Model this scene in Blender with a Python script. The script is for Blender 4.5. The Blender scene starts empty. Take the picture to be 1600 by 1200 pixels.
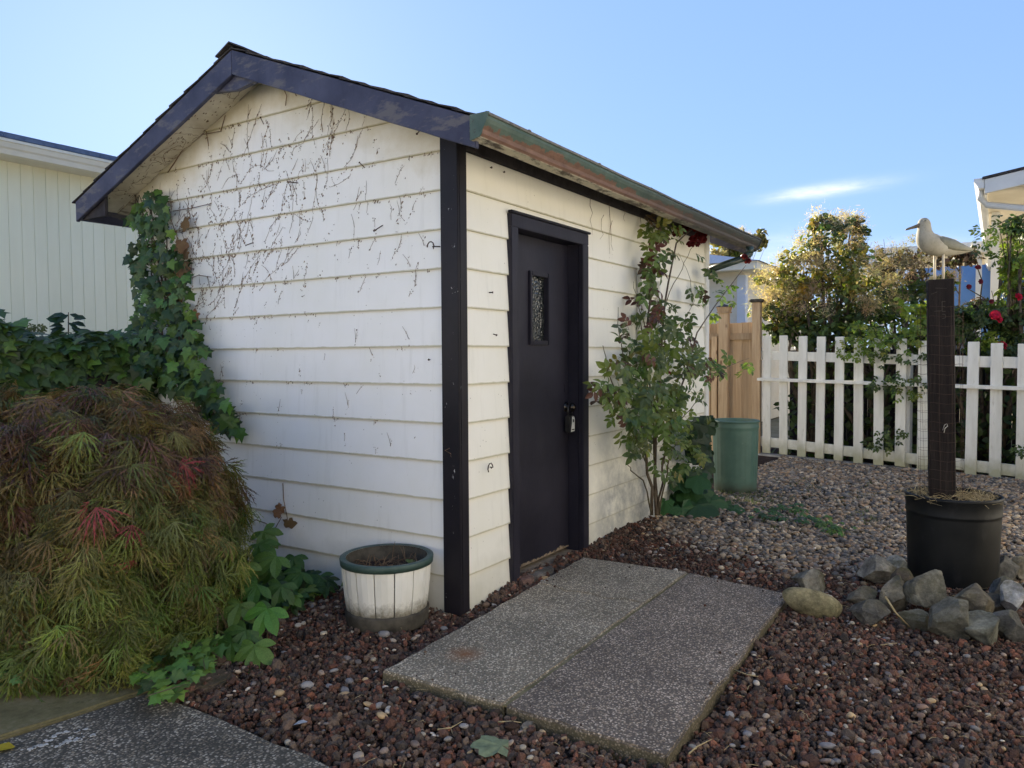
import bpy, bmesh, math, random
import numpy as np
from mathutils import Vector, Matrix, Euler

SC = bpy.context.scene
COL = SC.collection
R = random.Random(7)
NR = np.random.default_rng(11)
rad = math.radians

# ---------------------------------------------------------------- camera
CAM_M = np.array([[0.5382806152535814, -0.03541319837194615, 0.8420213088890893],
                  [-0.8427462848768962, -0.015841095580392785, 0.53807783732189],
                  [-0.005716517157788358, -0.9992471991814049, -0.03837129603887078]])
CAM_C = np.array([-3.18740941, -2.37355239, 1.36])
CAM_F = 1188.85
cam_d = bpy.data.cameras.new('camera'); cam = bpy.data.objects.new('camera', cam_d); COL.objects.link(cam)
cam_d.sensor_width = 36.0; cam_d.lens = CAM_F*36.0/1600.0
cam_d.clip_start = 0.05; cam_d.clip_end = 6000
_m = Matrix.Identity(4)
for _i in range(3):
    _m[_i][0] = CAM_M[_i][0]; _m[_i][1] = -CAM_M[_i][1]; _m[_i][2] = -CAM_M[_i][2]; _m[_i][3] = CAM_C[_i]
cam.matrix_world = _m
SC.camera = cam

# ---------------------------------------------------------------- sky, sun, exposure
SUN_AZ = math.atan2(0.585, 0.81)      # from +Y towards +X
SUN_EL = rad(19.0)
world = bpy.data.worlds.new('World'); SC.world = world; world.use_nodes = True
wn = world.node_tree; wn.nodes.clear()
w_out = wn.nodes.new('ShaderNodeOutputWorld'); w_bg = wn.nodes.new('ShaderNodeBackground')
sky = wn.nodes.new('ShaderNodeTexSky'); sky.sky_type = 'NISHITA'; sky.sun_disc = False
sky.sun_elevation = SUN_EL; sky.sun_rotation = SUN_AZ
sky.air_density = 1.0; sky.dust_density = 0.25; sky.ozone_density = 1.6; sky.altitude = 50
w_bg.inputs['Strength'].default_value = 0.125
w_g = wn.nodes.new('ShaderNodeGamma'); w_g.inputs[1].default_value = 0.30      # evens out the sky's range from the sun side to the far side, all round
w_h = wn.nodes.new('ShaderNodeHueSaturation'); w_h.inputs['Saturation'].default_value = 1.35; w_h.inputs['Value'].default_value = 2.5
wn.links.new(sky.outputs[0], w_g.inputs[0]); wn.links.new(w_g.outputs[0], w_h.inputs['Color']); 
w_t = wn.nodes.new('ShaderNodeMix'); w_t.data_type = 'RGBA'; w_t.blend_type = 'MULTIPLY'; w_t.inputs[0].default_value = 1.0; w_t.inputs[7].default_value = (0.345, 0.472, 0.74, 1)
wn.links.new(w_h.outputs[0], w_t.inputs[6]); 
# two thin wisps of cloud low in the sky, by direction
def wn_math(op, a, b=0.0, clamp=False):
    k = wn.nodes.new('ShaderNodeMath'); k.operation = op; k.use_clamp = clamp
    for i, v in ((0, a), (1, b)):
        if isinstance(v, bpy.types.NodeSocket): wn.links.new(v, k.inputs[i])
        else: k.inputs[i].default_value = v
    return k.outputs[0]
def wn_dot(v):
    k = wn.nodes.new('ShaderNodeVectorMath'); k.operation = 'DOT_PRODUCT'; wn.links.new(w_tc.outputs['Generated'], k.inputs[0]); k.inputs[1].default_value = v; return k.outputs['Value']
w_tc = wn.nodes.new('ShaderNodeTexCoord')
cur = w_t.outputs[2]
for (d_, half_w, half_h, amt, rise) in (((0.964, 0.182, 0.192), 0.066, 0.0078, 1.0, 0.07), ((0.967, 0.226, 0.119), 0.060, 0.028, 0.55, 0.10), ((0.987, 0.10, 0.123), 0.09, 0.010, 0.30, 0.05)):
    dv_ = Vector(d_).normalized(); sv_ = dv_.cross(Vector((0, 0, 1))).normalized(); uv_ = sv_.cross(dv_)
    nz_ = wn.nodes.new('ShaderNodeTexNoise'); nz_.inputs['Scale'].default_value = 22; nz_.inputs['Detail'].default_value = 6; nz_.inputs['Roughness'].default_value = 0.65
    mp_ = wn.nodes.new('ShaderNodeVectorMath'); mp_.operation = 'MULTIPLY'; mp_.inputs[1].default_value = (0.6, 0.6, 3.0); wn.links.new(w_tc.outputs['Generated'], mp_.inputs[0]); wn.links.new(mp_.outputs[0], nz_.inputs['Vector'])
    a_ = wn_dot(sv_); b_ = wn_math('SUBTRACT', wn_dot(uv_), wn_math('MULTIPLY', a_, rise))
    r2 = wn_math('ADD', wn_math('POWER', wn_math('ABSOLUTE', wn_math('DIVIDE', a_, half_w)), 2.0), wn_math('POWER', wn_math('ABSOLUTE', wn_math('DIVIDE', b_, half_h)), 2.0))
    f_ = wn_math('MULTIPLY', wn_math('POWER', 2.718, wn_math('MULTIPLY', r2, -1.3)), wn_math('MULTIPLY', wn_math('SUBTRACT', nz_.outputs['Fac'], 0.22), amt*2.3), True)
    f_ = wn_math('MULTIPLY', f_, wn_math('GREATER_THAN', wn_dot(dv_), 0.5))
    mx_ = wn.nodes.new('ShaderNodeMix'); mx_.data_type = 'RGBA'; wn.links.new(f_, mx_.inputs[0]); wn.links.new(cur, mx_.inputs[6]); mx_.inputs[7].default_value = (3.4, 3.5, 3.6, 1); cur = mx_.outputs[2]
wn.links.new(cur, w_bg.inputs[0]); wn.links.new(w_bg.outputs[0], w_out.inputs[0])
sun_d = bpy.data.lights.new('sun', 'SUN'); sun = bpy.data.objects.new('sun', sun_d); COL.objects.link(sun)
sun_d.energy = 5.0; sun_d.angle = rad(0.5); sun_d.color = (1.0, 0.89, 0.72)
SUN_V = Vector((math.sin(SUN_AZ)*math.cos(SUN_EL), math.cos(SUN_AZ)*math.cos(SUN_EL), math.sin(SUN_EL)))
sun.rotation_euler = (-SUN_V).to_track_quat('-Z', 'Y').to_euler()
sun.location = SUN_V*60
SC.view_settings.view_transform = 'Standard'; SC.view_settings.look = 'None'
SC.view_settings.gamma = 1.0; SC.view_settings.use_curve_mapping = False
SC.view_settings.exposure = 1.58

# ---------------------------------------------------------------- measuring helpers (pixels of the 1600x1200 photo to places)
def ray(px, py): return CAM_M @ np.array([px-800.0, py-600.0, CAM_F])
def on_z(px, py, zz=0.0):
    r = ray(px, py); return CAM_C + r*((zz-CAM_C[2])/r[2])
def on_y(px, py, yy=0.0):
    r = ray(px, py); return CAM_C + r*((yy-CAM_C[1])/r[1])
def on_x(px, py, xx=0.0):
    r = ray(px, py); return CAM_C + r*((xx-CAM_C[0])/r[0])
def at_d(px, py, d): return CAM_C + ray(px, py)/CAM_F*d
def depth(p): return float((np.asarray(p)-CAM_C) @ CAM_M[:, 2])

# ---------------------------------------------------------------- mesh builder
class MB:
    def __init__(s): s.v = []; s.f = []; s.c = []
    def add(s, vs, fs, c=(1, 1, 1)):
        o = len(s.v)
        s.v.extend([tuple(map(float, p)) for p in vs]); s.f.extend([tuple(i+o for i in f) for f in fs])
        if isinstance(c, list): s.c.extend(c)
        else: s.c.extend([c]*len(vs))
        return s
    def box(s, x0, x1, y0, y1, z0, z1, c=(1, 1, 1)):
        return s.add([(x0,y0,z0),(x1,y0,z0),(x1,y1,z0),(x0,y1,z0),(x0,y0,z1),(x1,y0,z1),(x1,y1,z1),(x0,y1,z1)],
                     [(0,3,2,1),(4,5,6,7),(0,1,5,4),(1,2,6,5),(2,3,7,6),(3,0,4,7)], c)
    def obox(s, c0, ax, ay, az, c=(1, 1, 1)):      # centre and three half axes
        c0, ax, ay, az = map(np.array, (c0, ax, ay, az))
        vs = [c0+i*ax+j*ay+k*az for k in (-1, 1) for i, j in ((-1,-1),(1,-1),(1,1),(-1,1))]
        return s.add(vs, [(0,3,2,1),(4,5,6,7),(0,1,5,4),(1,2,6,5),(2,3,7,6),(3,0,4,7)], c)
    def bar(s, p, q, w, h, up=(0, 0, 1)):           # rectangular bar from p to q
        p, q = np.array(p, float), np.array(q, float); d = q-p; L = np.linalg.norm(d); d /= L
        a = np.cross(d, up); a /= np.linalg.norm(a); b = np.cross(a, d)
        return s.obox((p+q)/2, d*L/2, a*w/2, b*h/2)
    def prism(s, poly, off, c=(1, 1, 1)):           # planar polygon pushed along off
        n = len(poly); off = np.array(off, float)
        vs = [np.array(p, float) for p in poly]+[np.array(p, float)+off for p in poly]
        fs = [tuple(range(n))[::-1], tuple(range(n, 2*n))]+[(i, (i+1) % n, n+(i+1) % n, n+i) for i in range(n)]
        return s.add(vs, fs, c)
    def tube(s, pts, rs, n=6, cap=True, c=(1, 1, 1)):
        pts = [np.array(p, float) for p in pts]; m = len(pts)
        if not hasattr(rs, '__len__'): rs = [rs]*m
        o = len(s.v); ref = np.array([0.31, 0.17, 0.93])
        for i, p in enumerate(pts):
            d = pts[min(i+1, m-1)]-pts[max(i-1, 0)]; d = d/(np.linalg.norm(d)+1e-9)
            if abs(d @ ref) > 0.93: ref = np.array([0.9, -0.3, 0.2])
            a = np.cross(d, ref); a /= np.linalg.norm(a); b = np.cross(d, a)
            for k in range(n):
                t = 2*math.pi*k/n; s.v.append(tuple(p+(a*math.cos(t)+b*math.sin(t))*rs[i])); s.c.append(c)
        for i in range(m-1):
            for k in range(n):
                k2 = (k+1) % n; s.f.append((o+i*n+k, o+i*n+k2, o+(i+1)*n+k2, o+(i+1)*n+k))
        if cap:
            s.f.append(tuple(o+k for k in range(n))[::-1]); s.f.append(tuple(o+(m-1)*n+k for k in range(n)))
        return s
    def lathe(s, prof, cx=0, cy=0, n=32, mod=None, c=(1, 1, 1), a0=0.0, a1=None):   # prof: (r, z)
        o = len(s.v); full = a1 is None; a1 = a0+2*math.pi if full else a1
        cols = n if full else n+1
        for (r, z) in prof:
            for k in range(cols):
                t = a0+(a1-a0)*k/n; rr = r*(mod(t, z) if mod else 1.0)
                s.v.append((cx+rr*math.cos(t), cy+rr*math.sin(t), z)); s.c.append(c)
        for i in range(len(prof)-1):
            for k in range(n):
                k2 = (k+1) % cols; s.f.append((o+i*cols+k, o+i*cols+k2, o+(i+1)*cols+k2, o+(i+1)*cols+k))
        return s
    def mesh(s, name, mat, off=(0, 0, 0), smooth=False, bevel=0.0, merge=False):
        me = bpy.data.meshes.new(name)
        v = np.array(s.v, dtype=np.float32).reshape(-1, 3)-np.array(off, dtype=np.float32)
        me.from_pydata(v.tolist(), [], s.f)
        a = me.color_attributes.new('col', 'FLOAT_COLOR', 'POINT')
        cc = np.ones((len(v), 4), dtype=np.float32); cc[:, :3] = np.array(s.c, dtype=np.float32).reshape(-1, 3)
        a.data.foreach_set('color', cc.ravel())
        if bevel > 0 or merge:
            bm = bmesh.new(); bm.from_mesh(me)
            if merge: bmesh.ops.remove_doubles(bm, verts=bm.verts, dist=1e-5)
            bmesh.ops.recalc_face_normals(bm, faces=bm.faces)
            if bevel > 0:
                es = [e for e in bm.edges if len(e.link_faces) == 2 and e.calc_face_angle(0) > 0.6]
                bmesh.ops.bevel(bm, geom=es, offset=bevel, segments=2, affect='EDGES', clamp_overlap=True)
            bm.to_mesh(me); bm.free()
        if mat: me.materials.append(mat)
        if smooth: me.polygons.foreach_set('use_smooth', [True]*len(me.polygons))
        me.update(); return me

WL = {}          # world place of every parent
def _prop(o, label=None, cat=None, group=None, kind=None):
    if label: o['label'] = label
    if cat: o['category'] = cat
    if group: o['group'] = group
    if kind: o['kind'] = kind
    return o
def thing(name, label, cat, loc=(0, 0, 0), group=None):
    o = bpy.data.objects.new(name, None); COL.objects.link(o); o.location = loc
    o.empty_display_size = 0.1; WL[o] = np.array(loc, float)
    return _prop(o, label, cat, group)
def part(name, mb, mat, parent=None, label=None, kind=None, smooth=False, bevel=0.0, merge=False):
    off = WL[parent] if parent is not None else np.zeros(3)
    o = bpy.data.objects.new(name, mb.mesh(name, mat, off, smooth, bevel, merge)); COL.objects.link(o)
    if parent is not None: o.parent = parent
    WL[o] = off
    return _prop(o, label, None, None, kind)
def solo(name, mb, mat, label, cat, group=None, smooth=False, bevel=0.0, kind=None, loc=None, merge=False):
    off = np.array(loc, float) if loc is not None else np.array(mb.v).mean(axis=0)
    o = bpy.data.objects.new(name, mb.mesh(name, mat, off, smooth, bevel, merge)); COL.objects.link(o)
    o.location = off; WL[o] = off
    return _prop(o, label, cat, group, kind)
def setting(name, mb, mat, smooth=False, bevel=0.0, kind='structure'):
    return part(name, mb, mat, None, None, kind, smooth, bevel)
def inst(name, me, parent, loc, rot=None, scale=1.0, color=None, label=None):
    o = bpy.data.objects.new(name, me); COL.objects.link(o)
    lo = np.array(loc, float)
    if parent is not None: o.parent = parent; lo = lo-WL[parent]
    if rot is None: o.location = lo
    else:
        mm = Matrix([[float(rot[i][j]) for j in range(3)] for i in range(3)]).to_4x4()
        o.rotation_euler = mm.to_euler(); o.location = lo
    o.scale = (scale,)*3 if not hasattr(scale, '__len__') else scale
    if color is not None: o.color = (*color, 1.0)
    WL[o] = np.array(loc, float)
    return _prop(o, label)
def smooth_angle(o, ang=40):
    me = o.data; me.polygons.foreach_set('use_smooth', [True]*len(me.polygons))
    bm = bmesh.new(); bm.from_mesh(me)
    for e in bm.edges: e.smooth = not (len(e.link_faces) == 2 and e.calc_face_angle(0) > rad(ang))
    bm.to_mesh(me); bm.free()

# ---------------------------------------------------------------- material builder
class NT:
    def __init__(s, name):
        s.m = bpy.data.materials.new(name); s.m.use_nodes = True; s.t = s.m.node_tree; s.n = s.t.nodes; s.n.clear()
        s.out = s.n.new('ShaderNodeOutputMaterial'); s.b = s.n.new('ShaderNodeBsdfPrincipled')
        s.l(s.b.outputs[0], s.out.inputs[0]); s._co = None
    def l(s, a, b): s.t.links.new(a, b)
    def set(s, node, i, v):
        if hasattr(v, 'is_output') or isinstance(v, bpy.types.NodeSocket): s.l(v, node.inputs[i])
        elif isinstance(v, tuple) and len(v) == 3 and node.inputs[i].type == 'RGBA': node.inputs[i].default_value = (*v, 1)
        else: node.inputs[i].default_value = v
    def co(s):      # object coordinates shifted per object so copies differ
        if s._co is None:
            tc = s.n.new('ShaderNodeTexCoord'); oi = s.n.new('ShaderNodeObjectInfo')
            k = s.n.new('ShaderNodeVectorMath'); k.operation = 'SCALE'; k.inputs[0].default_value = (31.7, 17.3, 23.9)
            s.l(oi.outputs['Random'], k.inputs['Scale'])
            a = s.n.new('ShaderNodeVectorMath'); a.operation = 'ADD'
            s.l(tc.outputs['Object'], a.inputs[0]); s.l(k.outputs[0], a.inputs[1]); s._co = a.outputs[0]
        return s._co
    def wpos(s): return s.n.new('ShaderNodeNewGeometry').outputs['Position']
    def stretch(s, v, sc):
        k = s.n.new('ShaderNodeVectorMath'); k.operation = 'MULTIPLY'; s.l(v, k.inputs[0]); k.inputs[1].default_value = sc
        return k.outputs[0]
    def noise(s, scale, detail=4, rough=0.6, vec=None, dist=0.0):
        k = s.n.new('ShaderNodeTexNoise'); s.l(vec if vec is not None else s.co(), k.inputs['Vector'])
        k.inputs['Scale'].default_value = scale; k.inputs['Detail'].default_value = detail
        k.inputs['Roughness'].default_value = rough; k.inputs['Distortion'].default_value = dist
        return k.outputs['Fac']
    def voro(s, scale, feature='F1', out='Distance', vec=None, rnd=1.0):
        k = s.n.new('ShaderNodeTexVoronoi'); k.feature = feature; s.l(vec if vec is not None else s.co(), k.inputs['Vector'])
        k.inputs['Scale'].default_value = scale; k.inputs['Randomness'].default_value = rnd
        return k.outputs[out]
    def ramp(s, fac, stops, const=False):
        k = s.n.new('ShaderNodeValToRGB'); s.l(fac, k.inputs[0]); e = k.color_ramp.elements
        if const: k.color_ramp.interpolation = 'CONSTANT'
        while len(e) > len(stops): e.remove(e[-1])
        while len(e) < len(stops): e.new(0.5)
        for i, (p, c) in enumerate(stops):
            e[i].position = p; e[i].color = (c, c, c, 1) if not hasattr(c, '__len__') else (*c, 1)
        return k.outputs[0]
    def mix(s, fac, a, b, mode='MIX'):
        k = s.n.new('ShaderNodeMix'); k.data_type = 'RGBA'; k.blend_type = mode
        s.set(k, 0, fac); s.set(k, 6, a if not (isinstance(a, tuple) and len(a) == 3) else (*a, 1))
        s.set(k, 7, b if not (isinstance(b, tuple) and len(b) == 3) else (*b, 1)); return k.outputs[2]
    def math(s, op, a, b=0.0, clamp=False):
        k = s.n.new('ShaderNodeMath'); k.operation = op; k.use_clamp = clamp; s.set(k, 0, a); s.set(k, 1, b); return k.outputs[0]
    def attr(s, name='col'):
        k = s.n.new('ShaderNodeAttribute'); k.attribute_name = name; return k.outputs['Color']
    def sep(s, c):
        k = s.n.new('ShaderNodeSeparateColor'); s.l(c, k.inputs[0]); return k.outputs
    def xyz(s, v):
        k = s.n.new('ShaderNodeSeparateXYZ'); s.l(v, k.inputs[0]); return k.outputs
    def objcol(s): return s.n.new('ShaderNodeObjectInfo').outputs['Color']
    def objrnd(s): return s.n.new('ShaderNodeObjectInfo').outputs['Random']
    def bump(s, h, strength=0.3, dist=0.01):
        k = s.n.new('ShaderNodeBump'); s.l(h, k.inputs['Height']); k.inputs['Strength'].default_value = strength
        k.inputs['Distance'].default_value = dist; s.l(k.outputs[0], s.b.inputs['Normal']); return k
    def done(s, base, rough=0.7, spec=0.3, metal=0.0):
        s.set(s.b, 'Base Color', base if not (isinstance(base, tuple) and len(base) == 3) else (*base, 1))
        s.set(s.b, 'Roughness', rough); s.b.inputs['Specular IOR Level'].default_value = spec
        s.set(s.b, 'Metallic', metal); return s.m

def plain(name, a, b, scale=6.0, rough=0.7, spec=0.3, bump=0.15, bscale=60, bdist=0.004, lo=0.35, hi=0.65, stretch=None, metal=0.0):
    t = NT(name); v = t.stretch(t.co(), stretch) if stretch else t.co()
    base = t.ramp(t.noise(scale, 6, 0.65, v), [(lo, a), (hi, b)])
    if bump: t.bump(t.noise(bscale, 5, 0.6, v), bump, bdist)
    return t.done(base, rough, spec, metal)
def objc_mat(name, rough=0.8, spec=0.25, bump=0.4, bscale=80, bdist=0.004, var=0.25, extra=None):
    """colour comes from the piece itself (vertex colour x object colour) with grain"""
    t = NT(name); base = t.mix(1.0, t.attr(), t.objcol(), 'MULTIPLY')
    n = t.noise(bscale*0.5, 5, 0.65)
    base = t.mix(1.0, base, t.ramp(n, [(0.25, 1-var*2), (0.75, 1+var)]), 'MULTIPLY')
    if extra: base = t.mix(t.ramp(t.noise(extra[0], 5), [(extra[1], 0.0), (extra[1]+0.12, 1.0)]), base, extra[2])
    if bump: t.bump(t.noise(bscale, 6, 0.7), bump, bdist)
    return t.done(base, rough, spec)
def leaf_mat(name, trans=0.35, rough=0.45, spec=0.35):
    t = NT(name); base = t.mix(1.0, t.attr(), t.objcol(), 'MULTIPLY')
    base = t.mix(1.0, base, t.ramp(t.noise(40, 3), [(0.3, 0.75), (0.7, 1.2)]), 'MULTIPLY')
    t.done(base, rough, spec)
    tr = t.n.new('ShaderNodeBsdfTranslucent'); mx = t.n.new('ShaderNodeMixShader')
    bc = t.mix(1.0, base, (1.5, 1.6, 0.7), 'MULTIPLY'); t.l(bc, tr.inputs[0])
    mx.inputs[0].default_value = trans; t.l(t.b.outputs[0], mx.inputs[1]); t.l(tr.outputs[0], mx.inputs[2]); t.l(mx.outputs[0], t.out.inputs[0])
    return t.m

# ================================================================ materials
def siding_mat(name, tint, mildew=False):
    t = NT(name); v = t.sep(t.attr())[0]; p = t.wpos()
    big = t.noise(1.6, 5, 0.6, p)
    base = t.mix(t.ramp(big, [(0.35, 0.0), (0.7, 1.0)]), tint, tuple(c*k for c, k in zip(tint, (0.94, 0.94, 0.90))))
    streak = t.noise(3.0, 5, 0.65, t.stretch(p, (7, 7, 0.7)))
    base = t.mix(t.ramp(streak, [(0.55, 0.0), (0.80, 0.28)]), base, (0.55, 0.53, 0.45))
    # dirt and algae gathered on the lower lip of each lap and under it
    e = t.math('ADD', v, t.math('MULTIPLY', t.math('SUBTRACT', t.noise(14, 4, 0.6, p), 0.5), 0.055))
    base = t.mix(t.ramp(e, [(0.015, 0.75), (0.05, 0.0)]), base, (0.40, 0.36, 0.20))
    base = t.mix(t.ramp(e, [(0.93, 0.0), (1.0, 0.30)]), base, (0.45, 0.42, 0.30))
    # specks
    sp = t.voro(26, vec=p)
    base = t.mix(t.math('MULTIPLY', t.ramp(sp, [(0.05, 0.8), (0.10, 0.0)]), t.ramp(t.noise(3, 3, 0.5, p), [(0.5, 0.0), (0.6, 1.0)])), base, (0.22, 0.19, 0.14))
    if not mildew:      # yellow brown grime the torn off vine left under the soffit line
        yy = t.math('ABSOLUTE', t.math('SUBTRACT', t.xyz(p)[1], 1.40)); g = t.math('ADD', t.xyz(p)[2], t.math('MULTIPLY', yy, 0.393))
        g = t.math('ADD', g, t.math('MULTIPLY', t.math('SUBTRACT', t.noise(4, 6, 0.7, p), 0.5), 0.5))
        base = t.mix(t.ramp(t.math('SUBTRACT', g, 2.3), [(0.50, 0.0), (0.80, 0.75)]), base, (0.50, 0.42, 0.235))
    z = t.xyz(p)[2]
    low = t.math('ADD', z, t.math('MULTIPLY', t.noise(3.5, 4, 0.6, p), 0.5))
    base = t.mix(t.ramp(low, [(0.20, 0.55), (0.55, 0.0)]), base, (0.36, 0.34, 0.22))
    if mildew:
        x = t.xyz(p)[0]
        m = t.math('MULTIPLY', t.ramp(t.math('SUBTRACT', x, 1.45), [(0.0, 0.0), (0.35, 1.0)]), t.ramp(z, [(0.25, 0.9), (1.0, 0.0)]))
        mn = t.noise(5.0, 7, 0.75, p)
        base = t.mix(t.math('MULTIPLY', m, t.ramp(mn, [(0.36, 0.0), (0.60, 0.9)])), base, (0.27, 0.28, 0.28))
        base = t.mix(t.math('MULTIPLY', m, t.ramp(t.noise(16, 8, 0.8, p), [(0.57, 0.0), (0.64, 0.8)])), base, (0.74, 0.73, 0.68))
    t.bump(t.noise(30, 5, 0.6, t.stretch(p, (1, 1, 1))), 0.06, 0.004)
    return t.done(base, 0.55, 0.35)
M_GABLE = siding_mat('painted_lap_siding', (0.86, 0.845, 0.80))
M_FRONT = siding_mat('painted_lap_siding_front', (0.86, 0.835, 0.745), True)  # same paint tinted warmer, standing in for warm bounced light

def dark_paint(name, a, b, chip, chip_c, rough=0.45, wood=None):
    t = NT(name); p = t.co()
    base = t.ramp(t.noise(3.0, 6, 0.65, p), [(0.35, a), (0.7, b)])
    if wood:
        base = t.mix(t.ramp(t.noise(2.6, 7, 0.7, t.stretch(p, (1.6, 1.6, 5))), [(wood, 0.0), (wood+0.08, 0.85)]), base, (0.125, 0.115, 0.115))
    c = t.noise(22, 6, 0.75, t.stretch(p, (1.5, 1.5, 0.8)))
    base = t.mix(t.ramp(c, [(chip, 0.0), (chip+0.02, 1.0)]), base, chip_c)
    t.bump(t.noise(50, 5, 0.65, t.stretch(p, (1, 1, 0.3))), 0.18, 0.004)
    return t.done(base, rough, 0.22)
M_TRIM = dark_paint('dark_trim_paint', (0.010, 0.009, 0.012), (0.017, 0.015, 0.020), 0.665, (0.62, 0.62, 0.60))
M_RAKE = dark_paint('weathered_rake_paint', (0.036, 0.038, 0.066), (0.080, 0.084, 0.128), 0.67, (0.035, 0.025, 0.022), 0.55, 0.52)
M_DOOR = dark_paint('dark_door_paint', (0.016, 0.015, 0.022), (0.028, 0.026, 0.037), 0.76, (0.16, 0.13, 0.10), 0.40)
M_DOORWORN = plain('worn_bare_wood', (0.16, 0.12, 0.08), (0.34, 0.27, 0.19), 30, 0.85, 0.2, 0.4, 60)
M_SOFFIT = plain('dirty_cream_soffit', (0.52, 0.46, 0.34), (0.74, 0.69, 0.56), 5, 0.8, 0.2, 0.2, 40)
M_SOFFIT2 = plain('peeling_soffit', (0.16, 0.12, 0.08), (0.52, 0.46, 0.34), 9, 0.85, 0.2, 0.4, 40, 0.006, 0.38, 0.52, (0.5, 2, 2))
M_WHITE = plain('old_white_paint', (0.62, 0.61, 0.56), (0.78, 0.77, 0.72), 4, 0.6, 0.3, 0.1)
M_SHINGLE = plain('asphalt_shingle', (0.030, 0.026, 0.026), (0.075, 0.066, 0.062), 40, 0.9, 0.2, 0.6, 300, 0.003)
M_CEMENT = plain('cement', (0.20, 0.19, 0.17), (0.36, 0.34, 0.30), 8, 0.9, 0.15, 0.4, 60)
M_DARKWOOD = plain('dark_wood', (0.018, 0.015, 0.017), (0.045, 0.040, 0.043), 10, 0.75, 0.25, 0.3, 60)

def gutter_mat():
    t = NT('peeling_green_gutter'); p = t.co(); x = t.xyz(t.wpos())[0]; h = t.sep(t.attr())[0]
    green = t.ramp(t.noise(6, 6, 0.65), [(0.35, (0.050, 0.085, 0.065)), (0.7, (0.11, 0.15, 0.115))])
    bare = t.ramp(t.noise(14, 6, 0.7, t.stretch(p, (0.7, 2, 2))), [(0.3, (0.11, 0.058, 0.038)), (0.7, (0.23, 0.125, 0.080))])
    # paint has flaked from the belly of the ogee, in ragged tongues along the length
    e = t.math('ADD', h, t.math('MULTIPLY', t.math('SUBTRACT', t.noise(3.2, 8, 0.72, t.stretch(p, (1.6, 1, 1))), 0.5), 1.5))
    base = t.mix(t.ramp(e, [(0.46, 1.0), (0.485, 0.0)]), green, bare)
    under = t.ramp(t.noise(7, 7, 0.72, t.stretch(p, (0.8, 2, 2))), [(0.42, (0.10, 0.075, 0.05)), (0.52, (0.55, 0.50, 0.36))])
    base = t.mix(t.ramp(h, [(0.10, 1.0), (0.14, 0.0)]), base, under)
    base = t.mix(t.ramp(h, [(0.90, 0.0), (0.97, 0.8)]), base, t.ramp(t.noise(30, 6, 0.75), [(0.35, (0.10, 0.075, 0.055)), (0.65, (0.26, 0.23, 0.18))]))
    base = t.mix(t.ramp(t.noise(40, 6, 0.78, t.stretch(p, (0.5, 1, 1))), [(0.60, 0.0), (0.66, 0.7)]), base, (0.045, 0.035, 0.028))
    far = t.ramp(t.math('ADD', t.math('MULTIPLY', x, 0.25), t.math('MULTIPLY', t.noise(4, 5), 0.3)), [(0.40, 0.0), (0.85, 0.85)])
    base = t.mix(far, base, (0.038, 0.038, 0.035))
    t.bump(t.noise(40, 6, 0.7), 0.25, 0.004)
    return t.done(base, 0.55, 0.35)
M_GUTTER = gutter_mat()
M_DOWNSP = plain('dark_green_downspout', (0.020, 0.040, 0.030), (0.035, 0.055, 0.042), 8, 0.35, 0.5, 0.1)
def glass_mat():
    t = NT('dark_glass'); t.bump(t.voro(55), 0.6, 0.006); t.done(t.ramp(t.noise(25, 5, 0.7), [(0.35, (0.012, 0.014, 0.013)), (0.7, (0.055, 0.060, 0.058))]), 0.10, 0.8); return t.m
M_GLASS = glass_mat()
M_BLACKMETAL = plain('black_metal', (0.012, 0.012, 0.013), (0.03, 0.03, 0.03), 20, 0.3, 0.5, 0.1)
M_KNOB = plain('dark_bronze', (0.04, 0.034, 0.028), (0.07, 0.06, 0.05), 20, 0.22, 0.6, 0.05, metal=0.8)
M_STEEL = plain('dull_steel', (0.35, 0.35, 0.34), (0.5, 0.5, 0.48), 20, 0.35, 0.5, 0.05, metal=0.9)
M_LABEL = plain('pale_label', (0.50, 0.50, 0.46), (0.62, 0.62, 0.58), 30, 0.5, 0.3, 0.0)
M_RUST = plain('rusty_iron', (0.035, 0.022, 0.016), (0.09, 0.05, 0.03), 60, 0.85, 0.3, 0.3, 150)

def aggregate(name, matrix, lite, scale, dark):
    t = NT(name); p = t.wpos()
    cell = t.sep(t.voro(scale, out='Color', vec=p)); d = t.voro(scale, vec=p)
    st = t.ramp(cell[0], [(0.0, tuple(c*0.25 for c in lite)), (0.40, tuple(c*0.6 for c in lite)), (0.62, (lite[0]*1.0, lite[1]*0.9, lite[2]*0.8)), (0.86, tuple(min(1, c*1.5) for c in lite)), (1.0, tuple(min(1, c*2.0) for c in lite))])
    base = t.mix(t.ramp(d, [(0.42, 1.0), (0.60, 0.0)]), matrix, st)
    base = t.mix(1.0, base, t.ramp(t.noise(2.5, 5, 0.65, p), [(0.3, dark), (0.7, 1.1)]), 'MULTIPLY')
    t.bump(t.math('SUBTRACT', 1.0, d), 0.6, 0.004)
    return t, base, p
def slab_mat(name, matrix, lite, dark, rust=None):
    t, base, p = aggregate(name, matrix, lite, 125, dark)
    z = t.xyz(p)[2]
    if rust:
        dd = t.n.new('ShaderNodeVectorMath'); dd.operation = 'DISTANCE'; t.l(p, dd.inputs[0]); dd.inputs[1].default_value = rust
        r = t.math('ADD', dd.outputs['Value'], t.math('MULTIPLY', t.noise(20, 5, 0.7, p), 0.12))
        base = t.mix(t.ramp(r, [(0.06, 0.75), (0.16, 0.0)]), base, (0.22, 0.085, 0.025))
    base = t.mix(t.ramp(z, [(0.034, 0.75), (0.046, 0.0)]), base, (0.075, 0.068, 0.038))
    return t.done(base, 0.8, 0.25)
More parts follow.
